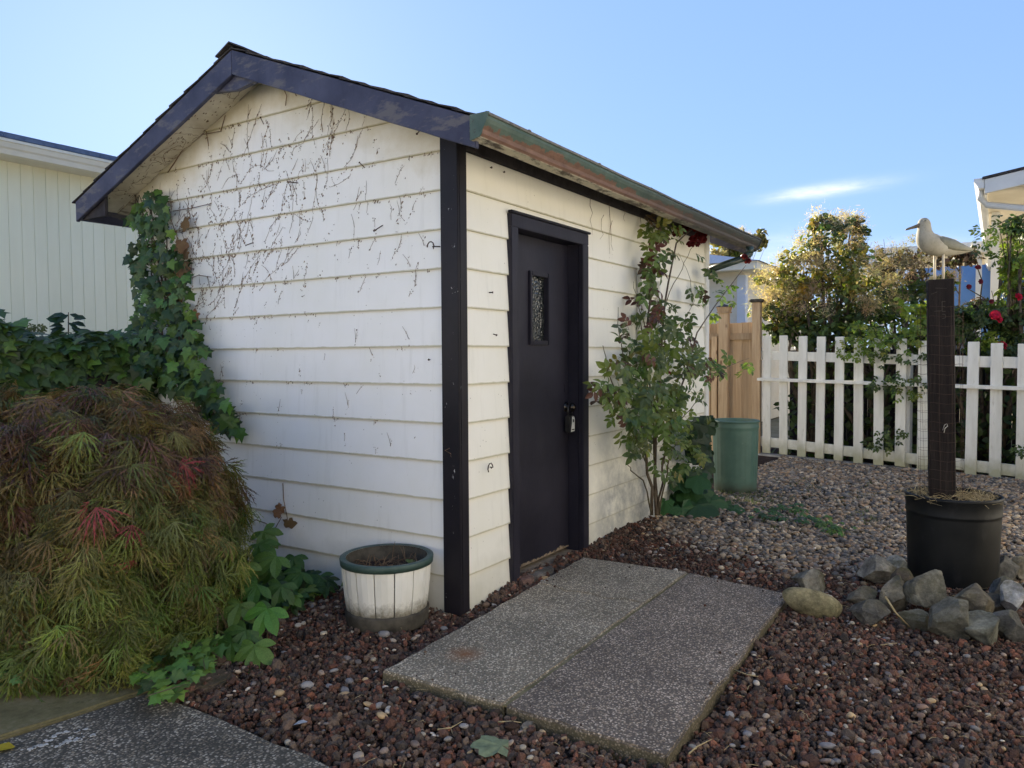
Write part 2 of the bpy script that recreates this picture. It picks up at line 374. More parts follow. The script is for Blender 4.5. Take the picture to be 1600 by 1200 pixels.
M_SLAB_A = slab_mat('exposed_aggregate_pale', (0.205, 0.175, 0.125), (0.43, 0.37, 0.275), 0.62, (-0.53, -0.42, 0.05))
M_SLAB_B = slab_mat('exposed_aggregate_dark', (0.125, 0.101, 0.078), (0.35, 0.288, 0.222), 0.66)
def path_mat():
    t, base, p = aggregate('worn_path_aggregate', (0.085, 0.076, 0.060), (0.30, 0.265, 0.205), 105, 0.5)
    base = t.mix(t.ramp(t.noise(2.2, 6, 0.7, p), [(0.48, 0.0), (0.66, 0.7)]), base, (0.040, 0.038, 0.030))
    return t.done(base, 0.85, 0.2)
M_PATH = path_mat()
def moss_mat():
    t = NT('mossy_concrete'); p = t.wpos()
    base = t.ramp(t.noise(5, 8, 0.75, p), [(0.30, (0.085, 0.075, 0.035)), (0.5, (0.155, 0.135, 0.068)), (0.72, (0.26, 0.225, 0.15))])
    base = t.mix(t.ramp(t.noise(28, 6, 0.8, p), [(0.55, 0.0), (0.7, 0.6)]), base, (0.045, 0.045, 0.022))
    t.bump(t.noise(50, 6, 0.75, p), 0.7, 0.006)
    return t.done(base, 0.95, 0.1)
M_MOSS = moss_mat()
M_CHALK = plain('old_white_spill', (0.40, 0.39, 0.36), (0.52, 0.51, 0.48), 60, 0.9, 0.1, 0.3)
def soil_mat():
    t = NT('soil'); p = t.wpos()
    base = t.ramp(t.noise(9, 8, 0.7, p), [(0.3, (0.022, 0.014, 0.011)), (0.6, (0.055, 0.036, 0.027)), (0.8, (0.10, 0.075, 0.055))])
    t.bump(t.noise(40, 6, 0.7, p), 0.9, 0.02)
    return t.done(base, 0.95, 0.1)
M_SOIL = soil_mat()
M_YARD = plain('dry_lawn_and_gravel', (0.15, 0.14, 0.09), (0.24, 0.22, 0.16), 3, 0.95, 0.1, 0.3, 30)
M_DRIVE = plain('pale_concrete', (0.40, 0.39, 0.36), (0.50, 0.49, 0.45), 2, 0.9, 0.15, 0.2, 60)
M_LAVA = objc_mat('lava_rock', 0.92, 0.12, 0.9, 260, 0.004, 0.25)
M_PEBBLE = objc_mat('river_pebble', 0.6, 0.3, 0.15, 120, 0.002, 0.15)
def rock_mat():
    t = NT('quarry_rock'); base = t.objcol(); p = t.co()
    base = t.mix(1.0, base, t.ramp(t.noise(9, 8, 0.75, p), [(0.32, 0.30), (0.5, 0.95), (0.68, 1.9)]), 'MULTIPLY')
    base = t.mix(t.ramp(t.noise(5, 5, 0.7, p), [(0.48, 0.0), (0.64, 0.75)]), base, (0.095, 0.092, 0.045))
    base = t.mix(t.ramp(t.noise(30, 6, 0.8, p), [(0.62, 0.0), (0.70, 0.5)]), base, (0.30, 0.30, 0.28))
    t.bump(t.noise(16, 10, 0.8, p), 1.0, 0.035)
    return t.done(base, 0.88, 0.2)
M_ROCK = rock_mat()
M_LEAF = leaf_mat('leaf', 0.35)
M_GLOSSLEAF = leaf_mat('glossy_leaf', 0.22, 0.42, 0.3)
M_DRYLEAF = leaf_mat('dry_leaf', 0.2, 0.8, 0.1)
M_PETAL = leaf_mat('petal', 0.3, 0.6, 0.2)
M_BARK = plain('bark', (0.055, 0.042, 0.030), (0.15, 0.12, 0.085), 20, 0.9, 0.15, 0.7, 60, 0.008, stretch=(2, 2, 0.6))
M_CANE = plain('green_brown_cane', (0.07, 0.055, 0.03), (0.13, 0.11, 0.06), 20, 0.7, 0.3, 0.3)
M_TWIG = plain('dry_twig', (0.10, 0.065, 0.04), (0.20, 0.14, 0.09), 30, 0.9, 0.1, 0.3)
M_STRAW = plain('straw', (0.26, 0.20, 0.10), (0.45, 0.36, 0.20), 30, 0.8, 0.2, 0.1)
M_REMNANT = plain('dried_vine', (0.11, 0.072, 0.046), (0.27, 0.18, 0.115), 40, 0.95, 0.1, 0.2)

def cedar_mat():
    t = NT('cedar'); v = t.stretch(t.co(), (9, 9, 0.7))
    base = t.ramp(t.noise(3.2, 6, 0.65, v, 0.6), [(0.3, (0.36, 0.235, 0.13)), (0.55, (0.50, 0.355, 0.21)), (0.75, (0.58, 0.45, 0.29))])
    base = t.mix(1.0, base, t.ramp(t.objrnd(), [(0.0, 0.7), (1.0, 1.15)]), 'MULTIPLY')
    base = t.mix(t.ramp(t.voro(5, vec=t.stretch(t.co(), (1, 1, 0.45))), [(0.05, 0.8), (0.09, 0.0)]), base, (0.09, 0.04, 0.02))
    t.bump(t.noise(12, 5, 0.6, v), 0.25, 0.004)
    return t.done(base, 0.75, 0.25)
M_CEDAR = cedar_mat()
def picket_mat():
    t = NT('weathered_picket_paint'); p = t.co(); z = t.xyz(t.wpos())[2]
    base = t.ramp(t.noise(3, 6, 0.6, t.stretch(p, (4, 4, 0.8))), [(0.3, (0.60, 0.585, 0.51)), (0.7, (0.76, 0.745, 0.68))])
    base = t.mix(t.ramp(t.noise(9, 7, 0.75, t.stretch(p, (3, 3, 1))), [(0.58, 0.0), (0.70, 0.6)]), base, (0.36, 0.33, 0.23))
    lo = t.math('ADD', z, t.math('MULTIPLY', t.noise(8, 4), 0.3))
    base = t.mix(t.ramp(lo, [(0.18, 0.8), (0.38, 0.0)]), base, (0.30, 0.29, 0.16))
    t.bump(t.noise(14, 5, 0.6, t.stretch(p, (4, 4, 0.5))), 0.2, 0.004)
    return t.done(base, 0.65, 0.3)
M_PICKET = picket_mat()
M_PLANKCREAM = plain('pale_cream_panel', (0.76, 0.75, 0.56), (0.82, 0.81, 0.62), 1.2, 0.6, 0.3, 0.08, 12, 0.003, stretch=(2, 2, 0.5))
M_CREAMTRIM = plain('cream_trim', (0.66, 0.62, 0.50), (0.76, 0.72, 0.60), 2, 0.55, 0.3, 0.05)
M_BLUEROOF = plain('slate_blue_shingle', (0.06, 0.085, 0.14), (0.12, 0.15, 0.22), 18, 0.40, 0.5, 0.4, 120)
M_GREYSIDING = plain('grey_white_siding', (0.62, 0.58, 0.49), (0.70, 0.66, 0.57), 2, 0.65, 0.3, 0.08)
M_BLUETRIM = plain('pale_blue_trim', (0.58, 0.64, 0.74), (0.64, 0.70, 0.80), 2, 0.6, 0.3, 0.05)
M_BLUEWALL = plain('blue_painted_wall', (0.09, 0.20, 0.42), (0.12, 0.25, 0.50), 2, 0.6, 0.3, 0.05)
M_PORCHWHITE = plain('porch_white', (0.70, 0.68, 0.62), (0.80, 0.78, 0.72), 2, 0.55, 0.3, 0.05)
M_WHITE2 = plain('fresh_white_siding', (0.80, 0.78, 0.72), (0.86, 0.84, 0.78), 2, 0.6, 0.3, 0.05)
M_TAN = plain('tan_soffit', (0.60, 0.52, 0.38), (0.70, 0.62, 0.47), 2, 0.65, 0.3, 0.05)
def can_mat():
    t = NT('green_painted_steel'); p = t.co()
    base = t.ramp(t.noise(4, 6, 0.65), [(0.3, (0.050, 0.105, 0.078)), (0.7, (0.085, 0.155, 0.118))])
    base = t.mix(t.ramp(t.noise(9, 7, 0.75), [(0.60, 0.0), (0.72, 0.5)]), base, (0.16, 0.20, 0.16))
    lo = t.math('ADD', t.xyz(t.wpos())[2], t.math('MULTIPLY', t.noise(10, 4), 0.15))
    base = t.mix(t.ramp(lo, [(0.10, 0.7), (0.20, 0.0)]), base, (0.05, 0.05, 0.03))
    t.bump(t.noise(30, 4), 0.1, 0.003)
    return t.done(base, 0.5, 0.4)
M_CAN = can_mat()
def pot_mat():
    t = NT('black_plastic'); p = t.co()
    base = t.ramp(t.noise(5, 7, 0.7), [(0.35, (0.005, 0.006, 0.007)), (0.7, (0.013, 0.014, 0.014))])
    base = t.mix(t.ramp(t.noise(7, 8, 0.75, t.stretch(p, (1, 1, 0.5))), [(0.56, 0.0), (0.70, 0.5)]), base, (0.032, 0.033, 0.034))
    t.bump(t.noise(25, 5), 0.12, 0.004)
    return t.done(base, 0.5, 0.2)
M_POT = pot_mat()
def post_mat():
    t = NT('creosoted_post'); p = t.co(); v = t.stretch(p, (7, 7, 0.5))
    base = t.ramp(t.noise(6, 7, 0.7, v), [(0.3, (0.008, 0.006, 0.006)), (0.58, (0.022, 0.017, 0.015)), (0.85, (0.070, 0.055, 0.045))])
    t.bump(t.noise(10, 7, 0.7, v), 0.8, 0.010)
    return t.done(base, 0.85, 0.2)
M_POST = post_mat()
def stave_mat():
    t = NT('chalky_white_stave'); p = t.co(); z = t.xyz(t.wpos())[2]
    base = t.ramp(t.noise(4, 6, 0.6, t.stretch(p, (3, 3, 1))), [(0.3, (0.66, 0.645, 0.57)), (0.7, (0.78, 0.77, 0.71))])
    lo = t.math('ADD', z, t.math('MULTIPLY', t.noise(26, 7, 0.8), 0.16))
    base = t.mix(t.ramp(lo, [(0.150, 0.9), (0.225, 0.0)]), base, (0.13, 0.11, 0.065))
    base = t.mix(t.ramp(t.noise(20, 6, 0.7), [(0.64, 0.0), (0.72, 0.5)]), base, (0.40, 0.36, 0.26))
    t.bump(t.noise(40, 5), 0.2, 0.003)
    return t.done(base, 0.7, 0.25)
M_STAVE = stave_mat()
M_GREENHOOP = plain('dark_green_band', (0.028, 0.058, 0.048), (0.055, 0.092, 0.078), 12, 0.5, 0.4, 0.2, 60)
M_GREYHOOP = plain('weathered_base_band', (0.040, 0.036, 0.029), (0.095, 0.086, 0.068), 14, 0.9, 0.15, 0.6, 70)
def gull_mat(name, a, b):
    t = NT(name); base = t.ramp(t.noise(6, 7, 0.7), [(0.3, a), (0.65, b)])
    base = t.mix(t.ramp(t.noise(22, 6, 0.75), [(0.56, 0.0), (0.68, 0.6)]), base, (0.16, 0.15, 0.09))
    t.bump(t.noise(40, 5), 0.25, 0.004)
    return t.done(base, 0.75, 0.2)
M_GULL = gull_mat('weathered_white_paint', (0.25, 0.23, 0.17), (0.40, 0.37, 0.295))
M_WING = gull_mat('mossy_grey_paint', (0.125, 0.122, 0.085), (0.26, 0.25, 0.19))
M_BILL = plain('dark_bill_paint', (0.10, 0.08, 0.055), (0.17, 0.14, 0.10), 20, 0.6, 0.3, 0.1)
M_ALU = plain('grey_gutter_paint', (0.62, 0.61, 0.58), (0.70, 0.69, 0.66), 3, 0.5, 0.3, 0.05)

# ================================================================ ground
mb = MB(); mb.add([(-400,-400,-0.03),(400,-400,-0.03),(400,400,-0.03),(-400,400,-0.03)], [(0,1,2,3)])
setting('ground', mb, M_YARD)
mb = MB(); mb.add([(-1.6,-3.7,-0.022),(8.2,-3.7,-0.022),(8.2,5.1,-0.022),(-1.6,5.1,-0.022)], [(0,1,2,3)])
setting('soil', mb, M_SOIL)
mb = MB(); mb.box(-18, -3.25, 0.80, 24, -0.06, 0.015); setting('added_driveway', mb, M_DRIVE)  # unseen pale paving added to bounce sun onto the gable

# old concrete beside the path, and the path itself
def slab_poly(poly, z0, z1, n=1): return MB().prism([(x, y, z0) for x, y in poly], (0, 0, z1-z0))
def rough_edge(a, b, n, amp, rr):
    a, b = np.array(a, float), np.array(b, float); d = b-a; nn = np.array([-d[1], d[0]])/np.linalg.norm(d)
    return [tuple(a+d*(i/n)+nn*rr.uniform(-amp, amp)*(0 < i)) for i in range(n)]
rr = random.Random(3)
poly = rough_edge((-1.44, 1.35), (-3.2, 1.6), 3, 0.02, rr)+rough_edge((-3.2, 1.6), (-3.2, 0.72), 2, 0.02, rr)+rough_edge((-3.2, 0.78), (-1.435, 0.475), 12, 0.008, rr)+rough_edge((-1.435, 0.475), (-1.44, 1.35), 9, 0.012, rr)
o = setting('mossy_concrete', slab_poly(poly, -0.05, 0.030), M_MOSS, bevel=0.008)
poly = rough_edge((-1.44, 0.462), (-3.2, 0.765), 12, 0.008, rr)+rough_edge((-3.2, 0.765), (-6, -4), 3, 0.01, rr)+rough_edge((-6, -4.0), (-1.5, -4.0), 3, 0.01, rr)+rough_edge((-1.5, -4.0), (-1.44, 0.462), 30, 0.009, rr)
path = setting('path', slab_poly(poly, -0.05, 0.022), M_PATH, bevel=0.006)
mb = MB()
for (a, b, w) in [((60,1165),(95,1145),7),((40,1172),(62,1166),8),((95,1145),(135,1140),6),((92,1165),(112,1155),9),((112,1158),(150,1148),5)]:
    p, q = on_z(*a, 0.0235), on_z(*b, 0.0235)
    for i in range(14):
        c = p+(q-p)*rr.random()+np.array([rr.gauss(0,.008), rr.gauss(0,.008), 0]); c[2] = 0.0232
        k = rr.randint(5, 7); r0 = rr.uniform(.003, .011)
        vs = [(c[0]+r0*rr.uniform(.6,1.3)*math.cos(2*math.pi*j/k), c[1]+r0*rr.uniform(.6,1.3)*math.sin(2*math.pi*j/k), c[2]) for j in range(k)]
        mb.prism(vs, (0, 0, 0.0016))
part('white_spill', mb, M_CHALK, path)

# ================================================================ the shed
EX = 0.2035; Z0 = 0.185-EX          # lap exposure and first lip
SHX, SHY = 3.98, 2.80               # footprint along the door wall and along the gable
APY = 1.40
ROOF_APEX, ROOF_EAVE, OH = 3.145, 2.465, 0.325
SL = (ROOF_APEX-ROOF_EAVE)/(APY+OH)
def roof_z(y): return ROOF_APEX-SL*abs(y-APY)          # top of the shingles' deck
shed = thing('garden_shed', 'small white lap sided shed with dark trim, dark door and low gabled roof', 'shed', (0, 0, 0))

def ceil_z(y): return roof_z(y)-0.060                   # underside of the gable soffit
def lap(poly_yz, z0, z1, axis, flip=1):
    """a lapped board from its outline: thicker towards its lower lip"""
    n = len(poly_yz); mbx = MB(); vs = []; cs = []
    for (u, z) in poly_yz:
        t = (z-z0)/(z1-z0); d = 0.016-0.013*t
        vs.append((-d*flip, u, z) if axis == 'x' else (u, -d*flip, z)); cs.append((t, 0, 0))
    for (u, z) in poly_yz:
        vs.append((0.004*flip, u, z) if axis == 'x' else (u, 0.004*flip, z)); cs.append((0.0, 0, 0))
    fs = [tuple(range(n)), tuple(range(n, 2*n))[::-1]]+[(i, n+i, n+(i+1) % n, (i+1) % n) for i in range(n)]
    mbx.add(vs, fs, cs); return mbx
def clip_gable(z0, z1):
    """outline (y, z) of a gable board between two heights, cut by the roof slope"""
    lo, hi = 0.02, SHY
    ymin = lambda z: max(lo, APY-(ROOF_APEX-0.062-z)/SL); ymax = lambda z: min(hi, APY+(ROOF_APEX-0.062-z)/SL)
    pts = [z0]; zk = [ceil_z(lo), ceil_z(hi)]
    zs = sorted({z0, min(z1, ROOF_APEX-0.0625), *[z for z in zk if z0 < z < z1]})
    L = [(ymin(z), z) for z in zs]; Rr = [(ymax(z), z) for z in zs]
    return L+Rr[::-1]
def subdiv_edge(poly, step=0.25): return poly
for k in range(0, 16):
    z0 = Z0+EX*k; z1 = z0+EX
    if k == 0: z0 = -0.02
    if z0 > ROOF_APEX-0.10: break
    part('siding_board', lap(clip_gable(z0, z1), z0, z1, 'x'), M_GABLE, shed, bevel=0.0)
DX0, DX1, DZT = 0.475, 1.440, 2.165          # outside of the door casing
for k in range(0, 13):
    z0 = Z0+EX*k; z1 = z0+EX
    if k == 0: z0 = -0.02
    top = min(z1, 2.53)
    if z0 > 2.42: break
    if z0 < DZT-0.01:
        segs = [(0.045, DX0), (DX1, SHX-0.07)]
        if z1 > DZT:
            part('siding_board', lap([(0.045, z0), (DX0, z0), (DX0, DZT), (DX1, DZT), (DX1, z0), (SHX-0.07, z0), (SHX-0.07, top), (0.045, top)], z0, z1, 'y'), M_FRONT, shed)
            continue
    else: segs = [(0.045, SHX-0.07)]
    for (a, b) in segs:
        part('siding_board', lap([(a, z0), (b, z0), (b, top), (a, top)], z0, z1, 'y'), M_FRONT, shed)
# the two hidden walls, plain boards
for k in range(0, 13):
    z0 = max(Z0+EX*k, -0.02); z1 = Z0+EX*(k+1)
    m1 = lap([(0.0, z0), (SHX, z0), (SHX, min(z1, 2.46)), (0.0, min(z1, 2.46))], z0, z1, 'y', -1)
    m1.v = [(x, y+SHY, z) for x, y, z in m1.v]; part('siding_board', m1, M_GABLE, shed)
for k in range(0, 16):
    z0 = max(Z0+EX*k, -0.02); z1 = Z0+EX*(k+1)
    if z0 > ROOF_APEX-0.10: break
    m1 = lap(clip_gable(z0, z1), z0, z1, 'x', -1); m1.v = [(x+SHX, y, z) for x, y, z in m1.v]; part('siding_board', m1, M_GABLE, shed)
# inner shell closes the box behind the boards (open at the door)
mb = MB(); mb.box(0.006, 0.05, 0.05, SHY-0.05, -0.02, 2.44); mb.box(SHX-0.05, SHX-0.006, 0.05, SHY-0.05, -0.02, 2.44)
mb.box(0.05, SHX-0.05, SHY-0.05, SHY-0.006, -0.02, 2.44)
mb.box(0.05, DX0+0.02, 0.006, 0.045, -0.02, 2.44); mb.box(DX1-0.02, SHX-0.05, 0.006, 0.045, -0.02, 2.44); mb.box(DX0+0.02, DX1-0.02, 0.006, 0.045, DZT-0.03, 2.44)
part('wall_frame', mb, M_DARKWOOD, shed)
mb = MB(); mb.box(0.03, SHX-0.03, 0.03, SHY-0.03, -0.03, 0.02); part('floor_slab', mb, M_CEMENT, shed)
# corner boards
mb = MB(); mb.box(-0.034, -0.0165, -0.034, 0.078, 0.0, 2.51); part('corner_board', mb, M_TRIM, shed, bevel=0.003)
mb = MB(); mb.box(-0.0163, 0.048, -0.0342, -0.0168, 0.002, 2.50); part('corner_board', mb, M_TRIM, shed, bevel=0.003)
mb = MB(); mb.box(SHX-0.072, SHX+0.018, -0.032, -0.002, 0.0, 2.50); part('corner_board', mb, M_WHITE, shed, label='white corner board', bevel=0.003)
# frieze under the eave
mb = MB(); mb.box(0.049, SHX, -0.030, -0.0165, 2.425, 2.535); part('frieze_board', mb, M_DARKWOOD, shed, label='dark board under the eave', bevel=0.002)

# roof: deck, shingles, soffits, rake boards, fascia
RX0, RX1 = -0.255, SHX+0.37
roof = MB()
yA, yB = -OH+0.015, 2*APY+OH-0.015
roof.prism([(RX0, yA, roof_z(yA)-0.02), (RX0, APY, ROOF_APEX-0.02), (RX0, yB, roof_z(yB)-0.02), (RX0, yB, roof_z(yB)-0.045), (RX0, APY, ROOF_APEX-0.045), (RX0, yA, roof_z(yA)-0.045)], (RX1-RX0, 0, 0))
roof_o = part('roof', roof, M_DARKWOOD, shed)
# shingles: twelve courses a side, each tab a piece
def shingle_mesh(w, seed):
    q = random.Random(seed); m = MB(); h = 0.185
    th = q.uniform(0.007, 0.012)
    xs = [-w/2, -w/6, w/6, w/2]; low = [(x, -h/2+q.uniform(-.006, .006), q.uniform(-.004, .006)) for x in xs]
    up = [(x, h/2, 0.001) for x in xs]
    vs = [(x, y, z) for x, y, z in low]+[(x, y, z) for x, y, z in up]+[(x, y, z+th) for x, y, z in low]+[(x, y, z+0.004) for x, y, z in up]
    fs = []
    for i in range(3): fs += [(i, 4+i, 5+i, i+1), (8+i, 9+i, 13+i, 12+i), (i, i+1, 9+i, 8+i)]
    fs += [(0, 8, 12, 4), (3, 7, 15, 11)]
    m.add(vs, fs); return m
SW = 0.40; sh_me = [shingle_mesh(SW-0.004, i).mesh('shingle', M_SHINGLE) for i in range(5)]
ncol = 12; ang = math.atan(SL); L = (APY+OH)/math.cos(ang); nrow = 12; step = (L+0.03)/nrow
for side in (-1, 1):
    for r in range(nrow):
        for c in range(ncol):
            s_ = 0.03+L-step*(r+0.5)+0.0         # distance down from the ridge
            y = APY+side*s_*math.cos(ang); z = ROOF_APEX-s_*math.sin(ang)-0.006+0.004
            x = RX0-0.035+SW*(c+0.5)
            d = np.array([0, -side*math.cos(ang), math.sin(ang)]); nrm = np.array([0, side*math.sin(ang), math.cos(ang)])
            xx = np.cross(d, nrm)
            tilt = 0.030; d2 = d*math.cos(tilt)-nrm*math.sin(tilt); n2 = nrm*math.cos(tilt)+d*math.sin(tilt)
            rot = np.array([xx, d2, n2]).T
            o = inst('shingle', sh_me[(r*7+c*3+side) % 5], roof_o, (x, y, z), rot); 
for c in range(16):
    m = MB(); w = 0.31; x0 = RX0-0.045+0.302*c; lift = 0.016 if c else 0.026
    za = ROOF_APEX+lift+0.004*(c % 2)
    pts = [(x0, APY-0.125, za-0.125*SL), (x0, APY, za+0.008), (x0, APY+0.125, za-0.125*SL), (x0, APY+0.125, za-0.125*SL-0.008), (x0, APY, za-0.001), (x0, APY-0.125, za-0.125*SL-0.008)]
    m.prism(pts, (w, 0, -0.006)); part('ridge_cap', m, M_SHINGLE, roof_o)
# cream soffits under the gable overhang
for side in (-1, 1):
    y1 = APY+side*(APY+OH-0.03)
    m = MB(); m.prism([(RX0+0.004, APY, ROOF_APEX-0.048), (RX0+0.004, y1, roof_z(y1)-0.048), (RX0+0.004, y1, roof_z(y1)-0.061), (RX0+0.004, APY, ROOF_APEX-0.061)], (0.252, 0, 0))
    part('gable_soffit', m, M_SOFFIT, shed)
# sloped soffit under the door side eave and the far eave
for side in (-1, 1):
    ya = 0.0 if side < 0 else SHY; yb = APY+side*(APY+OH-0.035)
    m = MB(); m.prism([(0.0, ya-0.002*side, roof_z(ya)-0.056), (0.0, yb, roof_z(yb)-0.056), (0.0, yb, roof_z(yb)-0.070), (0.0, ya-0.002*side, roof_z(ya)-0.070)], (RX1-0.02, 0, 0))
    part('eave_soffit', m, M_SOFFIT2, shed)
# rake boards with a ragged peeled place, near and far
for X, lab in ((RX0-0.028, None), (RX1, None)):
    for side in (-1, 1):
        ye = APY+side*(APY+OH+ (0.002 if side < 0 else 0.0))
        ne = 10; up = []; dn = []
        for i in range(ne+1):
            y = APY+(ye-APY)*i/ne; wob = R.uniform(-.0025, .0025) if 0 < i < ne else 0
            up.append((X, y, roof_z(y)-0.010)); dn.append((X, y, roof_z(y)-0.150+wob))
        m = MB(); m.prism(up+dn[::-1], (0.026, 0, 0)); part('rake_board', m, M_RAKE, shed, bevel=0.003)
# ridge block behind the rakes, far eave return at the left tip
m = MB(); m.prism([(RX0+0.0, APY-0.22, ROOF_APEX-0.15-0.22*SL+0.03), (RX0+0.0, APY, ROOF_APEX-0.062), (RX0+0.0, APY+0.22, ROOF_APEX-0.15-0.22*SL+0.03), (RX0, APY, ROOF_APEX-0.232)], (0.03, 0, 0)); part('ridge_block', m, M_RAKE, shed)
yF = 2*APY+OH
m = MB(); m.box(RX0, RX1, yF-0.030, yF-0.006, roof_z(yF)-0.140, roof_z(yF)-0.012); part('fascia_board', m, M_RAKE, shed, bevel=0.003)
m = MB(); m.box(RX0+0.003, RX1-0.003, -OH+0.012, -OH+0.034, roof_z(-OH)-0.100, roof_z(-OH)-0.014); part('fascia_board', m, M_RAKE, shed, bevel=0.003)
m = MB(); m.prism([(RX0+0.004, yF-0.034, roof_z(yF)-0.135), (RX0+0.004, SHY+0.01, roof_z(yF)-0.135), (RX0+0.004, SHY+0.01, roof_z(SHY)-0.064), (RX0+0.004, yF-0.034, roof_z(yF)-0.064)], (0.022, 0, 0)); part('eave_return', m, M_DARKWOOD, shed)
# gutter with an ogee face
gp = [(0.0, 0.042), (0.0, -0.070), (-0.050, -0.060), (-0.062, -0.046), (-0.066, -0.028), (-0.086, 0.000), (-0.094, 0.016), (-0.094, 0.028), (-0.102, 0.031), (-0.102, 0.041), (-0.092, 0.043)]
GX0, GX1, GY, GZ = RX0-0.060, RX1+0.035, -OH+0.008, 2.415
th = 0.003; inner = [(y+0.004 if y < -0.01 else y-0.003, z+0.004) for y, z in gp]
m = MB(); nseg = 26; rows = []
for i in range(nseg+1):
    x = GX0+(GX1-GX0)*i/nseg; dz = 0.0012*math.sin(i*1.3)-0.004*math.sin(math.pi*i/nseg)+0.012*i/nseg; dy = 0.0015*math.sin(i*0.9+1)
    rows.append([(x, GY+y+dy, GZ+z+dz) for y, z in gp]+[(x, GY+y+dy, GZ+z+dz) for y, z in inner[::-1]])
gc = [0, 0, .1, .22, .34, .60, .78, .84, 1, 1, 1]; k = len(rows[0]); gcol = [(c_, 0, 0) for _ in rows for c_ in gc+gc[::-1]]; vs = [p for rw in rows for p in rw]; fs = []
for i in range(nseg):
    for j in range(k): fs.append((i*k+j, i*k+(j+1) % k, (i+1)*k+(j+1) % k, (i+1)*k+j))
m.add(vs, fs, gcol); g_o = part('gutter', m, M_GUTTER, shed, label='peeling green gutter along the eave')
for X in (GX0, GX1-0.004):
    m = MB(); m.prism([(X, GY+y*1.04, GZ+z*1.04) for y, z in gp], (0.005, 0, 0), (.8, 0, 0)); part('gutter_end', m, M_GUTTER, g_o)
for i in range(6):
    x = GX0+0.35+i*0.78; m = MB(); m.box(x, x+0.02, GY-0.106, GY, GZ+0.040, GZ+0.046); part('gutter_strap', m, M_GUTTER, g_o)
m = MB()
dp = [(4.10, -0.385, 2.365), (4.10, -0.385, 2.30), (4.075, -0.32, 2.255), (4.03, -0.02, 2.165), (4.022, 0.03, 2.13), (4.022, 0.05, 1.6), (4.022, 0.05, 0.05)]
for a, b in zip(dp[:-1], dp[1:]): m.tube([a, b], [0.034, 0.034], 8)
m.tube(dp, 0.0335, 8); part('downspout', m, M_DOWNSP, shed, smooth=True)

# door casing, jambs, door
m = MB(); m.box(DX0, DX0+0.075, -0.036, 0.0, 0.0, DZT-0.0752); part('door_casing', m, M_DOOR, shed, bevel=0.004)
m = MB(); m.box(DX1-0.085, DX1, -0.036, 0.0, 0.0, DZT-0.0752); part('door_casing', m, M_DOOR, shed, bevel=0.004)
m = MB(); m.box(DX0, DX1, -0.036, 0.0, DZT-0.075, DZT); part('door_casing', m, M_DOOR, shed, bevel=0.004)
m = MB(); m.box(DX0-0.012, DX1+0.012, -0.048, -0.018, DZT+0.001, DZT+0.016); part('drip_cap', m, M_TRIM, shed, bevel=0.003)
IX0, IX1, IZ = DX0+0.072, DX1-0.082, DZT-0.072
m = MB(); m.box(IX0-0.02, IX0+0.0, 0.002, 0.12, 0.0, IZ); part('door_jamb', m, M_DOOR, shed)
m = MB(); m.box(IX1, IX1+0.02, 0.002, 0.12, 0.0, IZ); part('door_jamb', m, M_DOOR, shed)
m = MB(); m.box(IX0-0.02, IX1+0.02, 0.002, 0.12, IZ, IZ+0.022); part('door_jamb', m, M_DOOR, shed)
m = MB(); m.box(IX0-0.01, IX1+0.01, -0.02, 0.12, -0.02, 0.030); part('door_sill', m, M_DOORWORN, shed, bevel=0.004)
door = MB(); DY = 0.078
WX0, WX1, WZ0, WZ1 = 0.865, 1.068, 1.445, 1.855          # light opening
x0, x1 = IX0+0.004, IX1-0.006; zb, zt = 0.055, IZ-0.004
door.box(x0, WX0, DY, DY+0.04, zb, zt); door.box(WX1, x1, DY, DY+0.04, zb, zt)
door.box(WX0, WX1, DY, DY+0.04, zb, WZ0); door.box(WX0, WX1, DY, DY+0.04, WZ1, zt)
door_o = part('door', door, M_DOOR, shed, merge=False)
m = MB(); fw = 0.024
m.box(WX0-fw, WX0+0.004, DY-0.016, DY+0.02, WZ0-fw, WZ1+fw); m.box(WX1-0.004, WX1+fw, DY-0.016, DY+0.02, WZ0-fw, WZ1+fw)
m.box(WX0+0.0042, WX1-0.0042, DY-0.016, DY+0.02, WZ0-fw, WZ0+0.004); m.box(WX0+0.0042, WX1-0.0042, DY-0.016, DY+0.02, WZ1-0.004, WZ1+fw)
part('window_frame', m, M_DOOR, door_o, bevel=0.004)
m = MB(); m.box(WX0+0.003, WX1-0.003, DY+0.021, DY+0.026, WZ0+0.003, WZ1-0.003); part('pane', m, M_GLASS, door_o)
m = MB(); 
for i in range(46):
    t_ = i/45; xx = x0+0.01+(x1-x0-0.02)*t_; h_ = R.uniform(0.004, 0.020)*(1.8 if R.random() < .12 else 1)
    m.box(xx-0.010, xx+0.010, DY-0.0012, DY+0.002, zb-0.001, zb+h_)
part('worn_edge', m, M_DOORWORN, door_o)
kx, kz = 1.325, 1.005
m = MB(); prof = [(0.0, -0.068), (0.016, -0.066), (0.026, -0.058), (0.029, -0.047), (0.025, -0.036), (0.013, -0.028), (0.012, -0.010), (0.030, -0.006), (0.032, 0.0)]
m.lathe(prof, n=20); m.v = [(kx+x, DY+z, kz+y) for x, y, z in m.v]; part('knob', m, M_KNOB, door_o, smooth=True)
m = MB(); m.box(kx-0.026, kx+0.026, DY-0.004, DY, kz+0.10, kz+0.16); part('strike_plate', m, M_DOOR, door_o, bevel=0.002)
